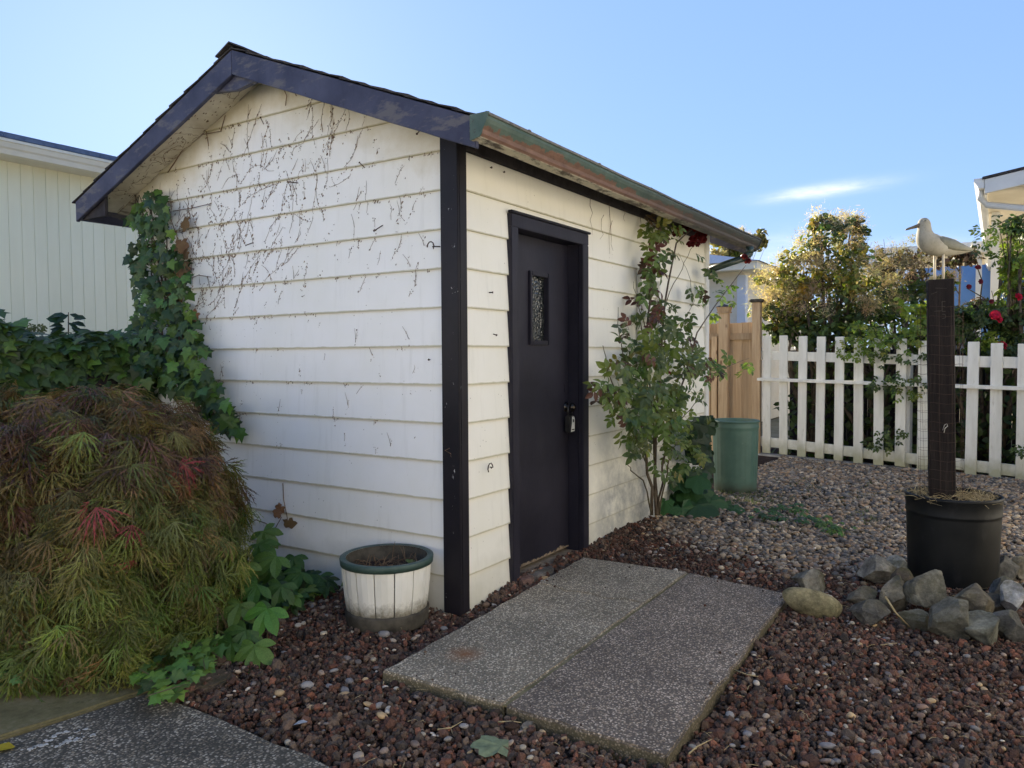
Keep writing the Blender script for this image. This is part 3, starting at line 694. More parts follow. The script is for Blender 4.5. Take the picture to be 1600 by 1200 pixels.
# lockbox hanging from the knob
lb = thing('lockbox', 'small black key lockbox with pale face hanging from the door knob', 'lockbox', (kx-0.012, DY-0.03, kz-0.11))
bx, by, bz = kx-0.012, DY-0.033, kz-0.105
m = MB(); m.box(bx-0.034, bx+0.034, by-0.022, by+0.020, bz-0.062, bz+0.050); part('body', m, M_BLACKMETAL, lb, bevel=0.007)
m = MB(); m.prism([(bx-0.026, by-0.0235, bz-0.055), (bx+0.024, by-0.0235, bz-0.055), (bx+0.026, by-0.0235, bz+0.030), (bx+0.014, by-0.0235, bz+0.044), (bx-0.008, by-0.0235, bz+0.044), (bx-0.012, by-0.0235, bz+0.0)], (0, -0.002, 0)); fp = part('face_plate', m, M_LABEL, lb)
m = MB(); m.box(bx-0.004, bx+0.014, by-0.0275, by-0.0256, bz+0.006, bz+0.026)
for i in range(4): m.box(bx-0.016+i*0.009, bx-0.010+i*0.009, by-0.0275, by-0.0256, bz-0.046, bz-0.038)
part('dark_mark', m, M_BLACKMETAL, fp)
m = MB(); m.tube([(bx-0.022, by, bz+0.048), (bx-0.022, by, bz+0.095), (bx-0.012, by, bz+0.122), (bx+0.012, by, bz+0.130), (bx+0.030, by, bz+0.115), (bx+0.032, by, bz+0.08), (bx+0.026, by, bz+0.048)], 0.0055, 8); part('shackle', m, M_BLACKMETAL, lb, smooth=True)

# cup hooks and nails on the walls
def hook(px, py, wall, s=1.0, tw=0.0):
    p = on_x(px, py, -0.016) if wall == 'g' else on_y(px, py, -0.014)
    u = np.array([0, -1, 0.]) if wall == 'g' else np.array([1., 0, 0]); n = np.array([-1., 0, 0]) if wall == 'g' else np.array([0, -1., 0]); w = np.array([0, 0, 1.])
    pts = [p-n*0.004+u*0.03*s, p+n*0.012+u*0.02*s, p+n*0.024+u*0.0*s]
    for k in range(7):
        a = -0.5+k*0.62+tw; pts.append(p+n*0.026+u*(-0.010*s+0.022*s*math.cos(a))*1.0+w*(0.0+0.026*s*math.sin(a)))
    m = MB(); m.tube(pts, 0.0032, 6); part('hook', m, M_RUST, shed, smooth=True)
hook(680, 386, 'g', 1.0); hook(762, 731, 'f', 1.1, 0.6)
def nail(px, py, wall, dx, dz, L=0.05):
    p = on_x(px, py, -0.014) if wall == 'g' else on_y(px, py, -0.012)
    n = np.array([-1., dx, dz]) if wall == 'g' else np.array([dx, -1., dz]); n /= np.linalg.norm(n)
    m = MB(); m.tube([p, p+n*L], 0.0028, 6); m.tube([p+n*L, p+n*(L+0.003)], 0.006, 8); part('nail', m, M_RUST, shed)
for a in [(466,286,'g',.9,.1,.06),(396,379,'g',.6,-.5,.05),(412,194,'g',-.5,.7,.05),(598,352,'g',.6,-.8,.06),(526,160,'g',-.3,.9,.06),(655,205,'g',-.5,-.6,.06),(570,262,'g',.3,.7,.04),(771,522,'f',0,-.3,.02),(764,457,'f',.4,0,.02),(752,246,'f',0,0,.008),(766,262,'f',0,0,.008),(786,269,'f',0,0,.008),(672,562,'g',0,0,.01)]:
    nail(*a)

# ================================================================ exposed aggregate slabs in front of the door
SLABTOP = 0.05
gslab = 'paving slabs in front of the door'
sa = thing('paving_slab', 'paler exposed aggregate slab next to the shed, cracked, with a rust stain', 'paving slab', (0.15, -0.5, 0), gslab)
rr = random.Random(5)
def jag(a, b, n, amp): return rough_edge(a, b, n, amp, rr)
crack = [(0.515, -0.170), (0.535, -0.25), (0.49, -0.36), (0.515, -0.50), (0.485, -0.62), (0.53, -0.72), (0.515, -0.822)]
p1 = jag((-0.855, -0.232), (-0.842, -0.826), 8, .006)+jag((-0.842, -0.826), (0.513, -0.822), 16, .004)+[(x-0.0022, y) for x, y in crack[::-1][:-1]]+jag((0.513, -0.172), (-0.855, -0.232), 16, .006)
p2 = [(x+0.0022, y) for x, y in crack][:-1]+jag((0.517, -0.822), (1.185, -0.820), 9, .004)+jag((1.185, -0.820), (1.155, -0.135), 8, .006)+jag((1.155, -0.135), (0.517, -0.170), 9, .006)
part('slab_piece', slab_poly(p1, -0.04, SLABTOP), M_SLAB_A, sa, bevel=0.006)
part('slab_piece', slab_poly([(x, y) for x, y in p2], -0.04, SLABTOP+0.002), M_SLAB_A, sa, bevel=0.004)
p3 = jag((-0.843, -0.838), (-0.868, -1.482), 8, .006)+jag((-0.868, -1.482), (1.085, -1.430), 22, .007)+jag((1.085, -1.430), (1.188, -0.832), 8, .006)+jag((1.188, -0.832), (-0.843, -0.838), 22, .003)
m = MB(); m.bar((-0.838, -0.8325, 0.0405), (1.182, -0.8265, 0.0405), 0.016, 0.006); part('joint_moss', m, M_MOSS, sa)
solo('paving_slab', slab_poly(p3, -0.04, SLABTOP-0.002), M_SLAB_B, 'darker exposed aggregate slab on the side away from the shed', 'paving slab', gslab, bevel=0.006)

# ================================================================ half barrel planter by the shed corner
BC = (-0.262, 0.268); BR0, BR1, BH = 0.195, 0.232, 0.33
bar = thing('barrel_planter', 'white half barrel planter with a green top band by the shed corner', 'planter', (BC[0], BC[1], 0))
ns = 14
def bulge(z): t = z/BH; return BR0+(BR1-BR0)*t+0.006*math.sin(math.pi*t)
for i in range(ns):
    a0 = 2*math.pi*i/ns+0.012; a1 = 2*math.pi*(i+1)/ns-0.012; m = MB(); zs = [0.012, 0.12, 0.22, BH-0.004*(i % 3)]
    vs = []; fs = []; dr = (-.0022, .0015, .0, -.001)[i % 4]
    for z in zs:
        for q in range(4):
            a = a0+(a1-a0)*q/3; k = bulge(z)+dr-(0.004 if q in (0, 3) else 0); vs.append((BC[0]+k*math.cos(a), BC[1]+k*math.sin(a), z))
        for q in range(3, -1, -1):
            a = a0+(a1-a0)*q/3; k = bulge(z)-0.020; vs.append((BC[0]+k*math.cos(a), BC[1]+k*math.sin(a), z))
    for s_ in range(3):
        for q in range(8): fs.append((s_*8+q, s_*8+(q+1) % 8, s_*8+8+(q+1) % 8, s_*8+8+q))
    fs += [tuple(range(8))[::-1], tuple(range(24, 32))]
    m.add(vs, fs); part('stave', m, M_STAVE, bar)
m = MB(); m.lathe([(BR1-0.0245, BH+0.001), (BR1-0.027, 0.29), (BR1-0.034, 0.215)], BC[0], BC[1], 48); part('liner', m, M_GREYHOOP, bar, smooth=True)
m = MB(); m.lathe([(bulge(0.300)-0.004, 0.297), (bulge(0.300)+0.006, 0.298), (BR1+0.008, BH+0.001), (BR1+0.004, BH+0.004), (BR1-0.010, BH+0.003), (BR1-0.024, BH+0.0015)], BC[0], BC[1], 48); part('top_band', m, M_GREENHOOP, bar, smooth=True)
m = MB(); m.lathe([(BR0+0.010, -0.01), (BR0+0.016, 0.0), (BR0+0.020, 0.060), (BR0+0.018, 0.070), (BR0-0.002, 0.072)], BC[0], BC[1], 48, mod=lambda t, z: 1+0.004*math.sin(7*t)); part('base_band', m, M_GREYHOOP, bar, smooth=True)
m = MB(); m.lathe([(0.0, 0.262), (0.08, 0.268), (0.15, 0.262), (0.19, 0.258), (0.2025, 0.256)], BC[0], BC[1], 28, mod=lambda t, z: 1+0.02*math.sin(5*t)); part('soil', m, M_SOIL, bar, smooth=True)
m = MB(); q = random.Random(9)
for i in range(75):
    a = q.uniform(0, 6.28); r0 = 0.19*math.sqrt(q.random()); p = np.array([BC[0]+r0*math.cos(a), BC[1]+r0*math.sin(a), 0.262]); tall = q.random() < .14
    b = q.uniform(0, 6.28); l = q.uniform(.05, .13); up = q.uniform(.06, .12) if tall else q.uniform(.005, .045)
    e = p+np.array([l*math.cos(b)*(.4 if tall else 1), l*math.sin(b)*(.4 if tall else 1), up])
    d = e[:2]-np.array(BC); dn = np.linalg.norm(d)
    if dn > 0.205: e[:2] = np.array(BC)+d/dn*0.205
    mid = (p+e)/2+np.array([0, 0, .012]); m.tube([p, mid, e], [.0022, .0018, .001], 4)
    if tall and i % 2: m.tube([mid, mid+np.array([q.uniform(-.04,.04), q.uniform(-.04,.04), .03])], [.0014, .0008], 4)
solo('dried_plant', m, M_TWIG, 'dry brown stems left standing in the white barrel planter', 'dead plant', loc=(BC[0], BC[1], 0.26))

# ================================================================ green steel can
CC = (4.34, -0.19)
can = thing('steel_can', 'tall green ribbed steel can standing beyond the rose at the shed end', 'can', (CC[0], CC[1], 0))
def ribs(t, z): 
    w = math.sin(26*t); s_ = math.sin(min(max((z-0.10)/0.05, 0), 1)*math.pi/2)*math.sin(min(max((0.60-z)/0.05, 0), 1)*math.pi/2)
    return 1+0.012*max(-0.3, min(0.7, w*2))*s_*(0.35+0.65*(math.sin(3*t+1) > -0.2))
pr = [(0.200, 0.0), (0.203, 0.01), (0.205, 0.06), (0.206, 0.10)]+[(0.206+0.012*i/10, 0.10+0.05*i) for i in range(1, 11)]+[(0.219, 0.625), (0.224, 0.635), (0.224, 0.645), (0.220, 0.655), (0.220, 0.68)]
m = MB(); m.lathe(pr, *CC, 156, mod=ribs); part('body', m, M_CAN, can, smooth=True)
m = MB(); m.lathe([(0.220, 0.68), (0.226, 0.684), (0.230, 0.692), (0.228, 0.702), (0.220, 0.705), (0.214, 0.700), (0.212, 0.60), (0.205, 0.12), (0.0, 0.115)], *CC, 72); part('rim', m, M_CAN, can, smooth=True)

# ================================================================ black tub with a post, wire and carved gull
PC = np.array([2.02, -2.158]); PP = PC-np.array([0.538, -0.843])*0.062
tub = thing('black_tub', 'large black plastic tub of soil and straw ringed by rocks', 'planter tub', (PC[0], PC[1], 0))
oval = lambda t, z: 1+0.012*math.sin(2*t+0.6)+0.006*math.sin(3*t)
m = MB(); m.lathe([(0.232, -0.03), (0.236, 0.0), (0.242, 0.15), (0.247, 0.30), (0.250, 0.395), (0.2495, 0.405), (0.255, 0.412), (0.2555, 0.42), (0.252, 0.428), (0.256, 0.50), (0.261, 0.508), (0.259, 0.520), (0.252, 0.522), (0.246, 0.512), (0.242, 0.44)], *PC, 64, mod=oval); part('wall', m, M_POT, tub, smooth=True)
m = MB(); m.lathe([(0.0, 0.495), (0.10, 0.488), (0.19, 0.470), (0.247, 0.455)], *PC, 36, mod=lambda t, z: 1+0.01*math.sin(5*t)); part('soil', m, M_SOIL, tub, smooth=True)
m = MB(); q = random.Random(21)
for i in range(300):
    a = q.uniform(0, 6.28); r0 = 0.238*q.random()**0.6; p = np.array([PC[0]+r0*math.cos(a), PC[1]+r0*math.sin(a), 0.482+q.uniform(0, .02)]); b = q.uniform(0, 6.28); l = q.uniform(.05, .17)
    e = p+np.array([l*math.cos(b), l*math.sin(b), q.uniform(-.012, .055)]); mid = (p+e)/2+np.array([q.uniform(-.02,.02), q.uniform(-.02,.02), q.uniform(.0, .03)])
    m.tube([p, mid, e], [.0016, .0014, .0008], 3, cap=False)
solo('straw', m, M_STRAW, 'dry straw strewn over the soil of the black tub', 'straw', kind='stuff', loc=(PC[0], PC[1], 0.48))
lean = np.array([-0.012, 0.03]); PT = 1.79
post = thing('wooden_post', 'dark weathered square post standing in the black tub under the gull', 'post', (PP[0], PP[1], 0.42))
m = MB(); hw = 0.068; ca, sa_ = math.cos(0.13), math.sin(0.13); nz = 14; vs = []; fs = []
for i in range(nz+1):
    z = 0.42+(PT-0.42)*i/nz; c = PP+lean*(i/nz)
    for (u, v) in ((-1,-1),(-.86,-1),(.86,-1),(1,-1),(1,1),(.86,1),(-.86,1),(-1,1)):
        ch = .93 if abs(u) == 1 else 1.0
        u2, v2 = u*hw*(1+R.uniform(-.012,.012)), v*hw*ch*(1+R.uniform(-.012,.012)); zz = z+(R.uniform(-.006,.006) if i == nz else 0)
        vs.append((c[0]+u2*ca-v2*sa_, c[1]+u2*sa_+v2*ca, zz))
for i in range(nz):
    for k_ in range(8): fs.append((i*8+k_, i*8+(k_+1) % 8, i*8+8+(k_+1) % 8, i*8+8+k_))
fs += [tuple(range(8))[::-1], tuple(range(nz*8, nz*8+8))]
m.add(vs, fs); part('post_shaft', m, M_POST, post)
# faint pale brush marks on the post's front
fn = np.array([-ca, -sa_]); ft = np.array([sa_, -ca])
def on_post(u, z, d=0.0005):
    c = PP+lean*((z-0.42)/(PT-0.42)); q_ = c+fn*(hw+d)+ft*u; return np.array([q_[0], q_[1], z])
m = MB()
for seg in [[(.022,1.655),(.004,1.655),(.004,1.628),(.020,1.626)],[(.004,1.628),(.004,1.598),(.022,1.598)],[(.005,1.582),(.020,1.580),(.021,1.560),(.006,1.556)],[(-.035,1.60),(.0,1.602)],[(-.05,1.70),(-.02,1.712)],[(-.03,1.735),(.03,1.73)]]:
    for a, b in zip(seg[:-1], seg[1:]):
        m.tube([on_post(a[0], a[1], .0012), on_post((a[0]+b[0])/2+.001, (a[1]+b[1])/2, .0012), on_post(b[0], b[1], .0012)], .0016, 4)
part('pale_mark', m, M_GREYHOOP, post)
m = MB(); m.tube([on_post(.002,.905,.004), on_post(.010,.935,.012), on_post(.022,.945,.014), on_post(.026,.930,.012), on_post(.012,.915,.010), on_post(.008,.890,.006)], .0022, 6); part('staple', m, M_STEEL, post)
m = MB(); q = random.Random(2)
cage = thing('wire_mesh', 'rusty welded wire mesh wrapped round the dark post', 'wire mesh', (PC[0], PC[1], 0.5))
def cage_pt(a, z, r=0.125): 
    c = PP+lean*((z-0.42)/(PT-0.42)); rr_ = r*(1+0.06*math.sin(3*a+z*3)); return (c[0]+rr_*math.cos(a), c[1]+rr_*math.sin(a)*0.95, z+0.004*math.sin(5*a))
for i in range(12):
    a = 2*math.pi*i/12; m.tube([cage_pt(a+0.02*math.sin(z*5+i), z) for z in np.linspace(0.52, 1.60+0.03*(i % 3), 14)], 0.00085, 3, cap=False)
part('upright_wire', m, M_RUST, cage)
m = MB()
for j in range(20):
    z = 0.56+0.056*j; m.tube([cage_pt(2*math.pi*i/20, z) for i in range(21)], 0.00085, 3, cap=False)
part('ring_wire', m, M_RUST, cage)

# the carved gull: one lofted body, wings, bill, legs, eyes; faces left across the picture
GP = np.array([PP[0]+lean[0], PP[1]+lean[1], PT]); GF = np.array([-0.5383, 0.8427, 0.0]); GS = np.array([GF[1], -GF[0], 0.0])
gull = thing('gull_figure', 'carved painted gull figure on two thin legs on top of the dark post', 'gull figure', tuple(GP))
PXM = 1.0/266.0
def gpt(px, py, s_=0.0): return GP+GF*((1470.5-px)*PXM)+np.array([0, 0, (427-py)*PXM])+GS*s_*PXM
secs = [((1522.5,381.5),(0,1),1.2,1.5),((1514,381),(-.1,1),4.0,4.5),((1503,380.5),(-.12,1),7.5,8.5),((1488,378.5),(-.14,1),12.0,12.5),((1472,376),(-.08,1),15.6,15.5),((1459,373),(.25,1),17.3,17),((1449,367.5),(.75,.75),17.0,16.5),((1445.5,359.5),(1,.32),13.8,13.5),((1445,351.5),(1,.05),10.6,10.8),((1445,344.5),(1,-.03),9.7,9.8),((1444.3,338.5),(1,0),9.6,9.4),((1444,333.5),(1,0),7.0,7.0),((1444,330.8),(1,0),3.0,3.0)]
m = MB(); n_ = 18; vs = []; fs = []
for (c, d, h, w) in secs:
    dl = math.hypot(*d); ux, uz = d[0]/dl, d[1]/dl
    for k_ in range(n_):
        t = 2*math.pi*k_/n_; a, b = h*math.cos(t), w*math.sin(t)
        vs.append(gpt(c[0]-a*ux*-1 if False else c[0]+a*ux, c[1]-a*uz, b))
for i in range(len(secs)-1):
    for k_ in range(n_): fs.append((i*n_+k_, i*n_+(k_+1) % n_, (i+1)*n_+(k_+1) % n_, (i+1)*n_+k_))
fs += [tuple(range(n_)), tuple(range((len(secs)-1)*n_, len(secs)*n_))]
m.add(vs, fs); o = part('body', m, M_GULL, gull, smooth=True, merge=True)
sub = o.modifiers.new('soft', 'SUBSURF'); sub.levels = 1; sub.render_levels = 2
for sd in (1, -1):
    up = [(1462,361),(1470,361),(1480,363.5),(1489,366),(1499,371),(1510,376),(1521,380)]; dn = [(1462,368),(1468,377),(1476,381),(1486,383),(1497,383.5),(1508,383),(1519,382.5)]
    m = MB(); vs = []; 
    for (u, l) in zip(up, dn):
        t = (u[0]-1462)/59.0; w0 = 11.5*(1-t**2)+2.0
        for k_ in range(5):
            f_ = k_/4; px = u[0]+(l[0]-u[0])*f_; py = u[1]+(l[1]-u[1])*f_; s1 = w0*(0.55+0.60*f_**0.7)+(1.0 if 0 < k_ < 4 else -1.5)
            vs.append(gpt(px, py, sd*min(s1, 16.2*(1-t**2)+2.6)))
    fs = [(i*5+k_, i*5+k_+1, i*5+6+k_, i*5+5+k_) for i in range(6) for k_ in range(4)]
    m.add(vs, fs); o = part('wing', m, M_WING, gull, smooth=True)
    sm = o.modifiers.new('thick', 'SOLIDIFY'); sm.thickness = 0.008; sm.offset = 0
m = MB(); vs = []; fs = []
for (c, h, w) in [((1437,341.5),4.6,4.2),((1432,344),3.2,3.2),((1425,346.2),2.4,2.4),((1419,348),2.0,1.9),((1415.5,349.2),1.2,1.1)]:
    for k_ in range(10):
        t = 2*math.pi*k_/10; vs.append(gpt(c[0]+h*.3*math.cos(t), c[1]-h*math.cos(t), w*math.sin(t)))
for i in range(4):
    for k_ in range(10): fs.append((i*10+k_, i*10+(k_+1) % 10, i*10+10+(k_+1) % 10, i*10+10+k_))
fs.append(tuple(range(40, 50))); m.add(vs, fs); part('bill', m, M_BILL, gull, smooth=True, merge=True)
for (px, s_) in ((1464.5, 5), (1472.5, -5)):
    m = MB(); m.tube([gpt(px, 386, s_), gpt(px+.3, 410, s_), gpt(px+.6, 429, s_)], [.0085, .008, .0085], 8); part('leg', m, M_TAN, gull, smooth=True)
for sd in (1, -1):
    m = MB(); c = gpt(1441.0, 336.6, sd*8.6); m.lathe([(0.0, -.005), (.004, -.003), (.005, 0), (.004, .003), (0, .005)], n=10); m.v = [(c[0]+a, c[1]+b, c[2]+z) for a, b, z in m.v]; part('eye', m, M_BLACKMETAL, gull, smooth=True)

# ================================================================ fences
FA = np.array([7.352, 0.345]); FB = np.array([6.59, -2.337]); fd = (FB-FA)/np.linalg.norm(FB-FA); fnm = np.array([-fd[1], fd[0]])
if fnm @ (CAM_C[:2]-FA) < 0: fnm = -fnm              # towards the yard
fen = thing('picket_fence', 'white flat topped picket fence with a ledge rail across the back of the yard', 'picket fence', (FA[0], FA[1], 0))
rotp = np.array([[fd[0], -fd[1], 0], [fd[1], fd[0], 0], [0, 0, 1.0]])
def fpt(s_, d, z): p = FA+fd*s_+fnm*d; return np.array([p[0], p[1], z])
pk = MB(); pk.box(-0.057, 0.057, -0.011, 0.011, 0, 1.0); pk_me = pk.mesh('picket', M_PICKET, bevel=0.003)
npk = 16; sp = 0.2475; s0 = 0.095
def ftop(s_): return 1.615-0.055*s_
for i in range(npk):
    s_ = s0+sp*i+R.uniform(-.006, .006); h = ftop(s_)+R.uniform(-.012, .012); zb_ = 0.005+R.uniform(-.01, .01)
    tw = R.uniform(-.008, .008); rt = rotp @ np.array([[1, 0, tw], [0, 1, 0], [-tw, 0, 1]])
    inst('picket', pk_me, fen, fpt(s_, 0, zb_), rt, (1, 1, h-zb_))
Lf = sp*npk
def frail(z0, z1, d0, d1, name, drop=-0.030, e0=-0.06):
    m = MB(); n = 10; vs = []
    m.prism([fpt(e0, d0, z0), fpt(e0, d1, z0), fpt(e0, d1, z1), fpt(e0, d0, z1)], fpt(Lf, d0, z0+drop*Lf)-fpt(e0, d0, z0)); part(name, m, M_PICKET, fen, bevel=0.003)
frail(1.275, 1.395, -0.052, -0.0125, 'rail'); frail(0.100, 0.225, -0.052, -0.0125, 'rail', -0.025)
frail(0.990, 1.030, -0.045, 0.060, 'ledge_rail', -0.012)
m = MB(); a = fpt(-0.045, 0.0, 0); 
m.add([fpt(-.075, -.03, .0), fpt(-.015, -.03, .0), fpt(-.015, .045, .0), fpt(-.075, .045, .0), fpt(-.075, -.03, .985), fpt(-.015, -.03, .985), fpt(-.015, .045, .985), fpt(-.075, .045, .985)], [(0,3,2,1),(4,5,6,7),(0,1,5,4),(1,2,6,5),(2,3,7,6),(3,0,4,7)]); part('fence_post', m, M_PICKET, fen, bevel=0.003)
for s_ in (1.86, 3.9):
    m = MB(); m.bar(fpt(s_, -0.10, -0.05), fpt(s_, -0.10, 1.35), 0.09, 0.09, (fd[0], fd[1], 0)); part('fence_post', m, M_PICKET, fen, bevel=0.003)
m = MB(); kv = []
m.prism([fpt(-0.15, -0.10, -0.04), fpt(-0.15, 0.085, -0.04), fpt(-0.15, 0.075, 0.0), fpt(-0.15, -0.10, 0.0)], fpt(5.0, 0, 0)-fpt(-0.15, 0, 0))
solo('garden_kerb', m, M_CEMENT, 'low earth stained concrete kerb under the white picket fence', 'kerb', bevel=0.008)

# cedar fence behind the shed's far end
ced = thing('cedar_fence', 'new reddish cedar board fence between the shed and the white pickets', 'fence', (7.45, 0.5, 0))
bd = MB(); bd.box(-0.011, 0.011, -0.067, 0.067, 0, 1.0); bd_me = bd.mesh('board', M_CEDAR, bevel=0.003)
for i in range(30):
    y = 0.47+0.112*i; z = 1.785+R.uniform(-.006, .006); inst('board', bd_me, ced, (7.46+0.014*(i % 2), y, 0.04), np.eye(3), (1, 0.98, z-0.04))
for z in (0.35, 1.55):
    m = MB(); m.box(7.408, 7.447, 0.44, 4.0, z, z+0.09); part('rail', m, M_CEDAR, ced, bevel=0.003)
m = MB(); m.box(7.32, 7.405, 0.94, 1.02, -0.02, 1.60); part('gate_post', m, M_CEDAR, ced, bevel=0.004)
for (y0, y1, z, cap) in ((0.775, 0.925, 1.92, 'p'), (0.335, 0.465, 2.05, 'f'), (2.9, 3.04, 1.92, 'p')):
    m = MB(); m.box(7.30, 7.405, y0+0.01, y1-0.01, -0.02, z); pm = part('post', m, M_CEDAR, ced, bevel=0.005)
    yc = (y0+y1)/2; w = (y1-y0)/2+0.012; xc = 7.3525
    if cap == 'p':
        m = MB(); m.prism([(xc-.075, yc-w, z+.001), (xc+.075, yc-w, z+.001), (xc+.075, yc+w, z+.001), (xc-.075, yc+w, z+.001)], (0, 0, .018))
        m.add([(xc-.062, yc-w+.012, z+.019), (xc+.062, yc-w+.012, z+.019), (xc+.062, yc+w-.012, z+.019), (xc-.062, yc+w-.012, z+.019), (xc-.078, yc-w-.004, z+.085), (xc+.078, yc-w-.004, z+.085), (xc+.078, yc+w+.004, z+.085), (xc-.078, yc+w+.004, z+.085)], [(0,3,2,1),(4,5,6,7),(0,1,5,4),(1,2,6,5),(2,3,7,6),(3,0,4,7)])
        part('post_cap', m, M_CEDAR, pm, bevel=0.003)
        m = MB(); m.add([(xc-.088, yc-w-.016, z+.086), (xc+.088, yc-w-.016, z+.086), (xc+.088, yc+w+.016, z+.086), (xc-.088, yc+w+.016, z+.086), (xc, yc, z+.130)], [(0,3,2,1),(0,1,4),(1,2,4),(2,3,4),(3,0,4)]); part('cap_top', m, M_DARKWOOD, pm)
    else:
        m = MB(); m.box(xc-.078, xc+.078, yc-w-.012, yc+w+.012, z+.001, z+.045); part('post_cap', m, M_GREYHOOP, pm, bevel=0.014)
# dark board fence far behind the pickets
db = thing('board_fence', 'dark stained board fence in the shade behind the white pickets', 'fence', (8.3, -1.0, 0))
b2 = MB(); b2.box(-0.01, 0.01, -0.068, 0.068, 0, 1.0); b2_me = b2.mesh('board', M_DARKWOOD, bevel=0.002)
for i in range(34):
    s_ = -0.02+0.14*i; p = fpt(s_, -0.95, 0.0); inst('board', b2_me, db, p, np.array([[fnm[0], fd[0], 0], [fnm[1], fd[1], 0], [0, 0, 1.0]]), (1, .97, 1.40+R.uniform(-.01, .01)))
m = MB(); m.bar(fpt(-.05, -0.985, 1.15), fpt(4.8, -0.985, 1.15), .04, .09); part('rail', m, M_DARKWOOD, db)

# ================================================================ houses
# left neighbour: vertical grooved panel wall, cream gutter, blue grey roof
HY = 5.45; lh = thing('cream_house', 'pale cream grooved wall house with blue grey roof behind the left hedge', 'house', (0, HY, 0))
pw = 0.113; wp = MB(); wp.prism([(-pw/2+.001, 0.004, 0), (-pw/2+.005, 0, 0), (pw/2-.005, 0, 0), (pw/2-.001, 0.004, 0), (pw/2-.001, .02, 0), (-pw/2+.001, .02, 0)], (0, 0, 3.26)); wp_me = wp.mesh('wall_plank', M_PLANKCREAM)
for i in range(53): inst('wall_plank', wp_me, lh, (-1.2+pw*i, HY+0.0, 0), np.eye(3))
m = MB(); m.box(-1.3, 4.85, HY+0.021, HY+0.1, -0.02, 3.26); m.box(4.70, 4.85, HY+0.1, HY+6.0, -0.02, 3.26); m.box(-1.3, -1.2, HY+0.1, HY+6.0, -0.02, 3.26); m.box(-1.2, 4.7, HY+5.9, HY+6.0, -0.02, 3.26); part('wall', m, M_PLANKCREAM, lh)
eo = HY-0.30
m = MB(); m.box(-1.5, 5.1, eo+0.03, HY+0.002, 3.19, 3.215); part('soffit', m, M_CREAMTRIM, lh)
m = MB(); m.prism([(-1.5, eo+.03, 3.175), (-1.5, eo-.03, 3.178), (-1.5, eo-.045, 3.22), (-1.5, eo-.06, 3.235), (-1.5, eo-.075, 3.275), (-1.5, eo-.085, 3.28), (-1.5, eo-.085, 3.305), (-1.5, eo+.03, 3.305)], (6.6, 0, 0)); part('gutter', m, M_CREAMTRIM, lh)
rs = 0.27; ry1 = HY+3.0
m = MB(); m.prism([(-1.55, eo-.02, 3.315), (-1.55, ry1, 3.315+rs*(ry1-eo)), (-1.55, 2*ry1-eo, 3.315), (-1.55, 2*ry1-eo, 3.28), (-1.55, ry1, 3.28+rs*(ry1-eo)), (-1.55, eo-.02, 3.28)], (6.7, 0, 0)); rf = part('roof', m, M_BLUEROOF, lh)
for r in range(13):
    ya = eo-.05+.24*r; za = 3.320+rs*(.24*r)
    for c in range(8):
        x0 = -1.57+0.86*c+.43*(r % 2)*0; d1, d2 = R.uniform(.010, .045), .004
        m = MB(); m.prism([(x0, ya, za), (x0, ya+.25, za+.25*rs+.002), (x0, ya+.25, za+.25*rs+.008), (x0, ya, za+d1)], (.855, 0, 0)); part('shingle_strip', m, M_BLUEROOF, rf)
# grey house beyond the cedar fence
gh = thing('grey_house', 'small pale grey lap sided house with pale blue corner trim beyond the cedar fence', 'house', (10.95, 1.6, 0))
for k in range(11):
    z0 = 0.26*k; m = MB(); m.prism([(10.95, 1.66, z0), (10.932, 1.66, z0), (10.946, 1.66, z0+.26), (10.95, 1.66, z0+.26)], (0, 7.2, 0)); part('siding_board', m, M_GREYSIDING, gh)
    m = MB(); m.prism([(11.02, 1.60, z0), (11.02, 1.582, z0), (11.02, 1.596, z0+.26), (11.02, 1.60, z0+.26)], (6.0, 0, 0)); part('siding_board', m, M_GREYSIDING, gh)
m = MB(); m.box(10.951, 17, 1.601, 8.8, 0, 2.86); part('wall', m, M_GREYSIDING, gh)
m = MB(); m.box(10.90, 10.931, 1.545, 1.70, 0, 2.80); part('corner_board', m, M_BLUETRIM, gh)
m = MB(); m.box(10.931, 11.05, 1.545, 1.58, 0, 2.80); part('corner_board', m, M_BLUETRIM, gh)
m = MB(); m.box(10.55, 17.3, 1.25, 9.2, 2.86, 3.00); part('fascia', m, M_CREAMTRIM, gh)
m = MB(); m.add([(10.5, 1.2, 3.001), (17.4, 1.2, 3.001), (17.4, 9.3, 3.001), (10.5, 9.3, 3.001), (12.9, 3.6, 3.62), (15.0, 3.6, 3.62), (15.0, 6.9, 3.62), (12.9, 6.9, 3.62)], [(0,3,2,1),(0,1,5,4),(1,2,6,5),(2,3,7,6),(3,0,4,7),(4,5,6,7)]); part('roof', m, M_BLUEROOF, gh)
# right house with the long eave, seen end on
rh = thing('white_house', 'white house at the right edge with a long eave, gutter and downspout', 'house', (8.3, -3.0, 0))
ex0, ex1, ey, ez = 8.05, 21.0, -2.20, 3.44; wy = -2.98
m = MB(); m.box(ex0+.35, ex1-.3, wy-6.0, wy, -.02, ez-.05); part('wall', m, M_PORCHWHITE, rh)
m = MB(); m.box(ex0, ex1, wy-.01, ey-.02, ez-.06, ez-.035); part('soffit', m, M_TAN, rh)
m = MB(); m.box(ex0-.001, ex1, ey-.02, ey+.005, ez-.10, ez+.09); part('fascia', m, M_PORCHWHITE, rh)
m = MB(); m.prism([(ex0-.02, ey+.006, ez-.04), (ex0-.02, ey+.07, ez-.035), (ex0-.02, ey+.085, ez+.0), (ex0-.02, ey+.12, ez+.05), (ex0-.02, ey+.12, ez+.085), (ex0-.02, ey+.006, ez+.085)], (ex1-ex0, 0, 0)); part('gutter', m, M_ALU, rh)
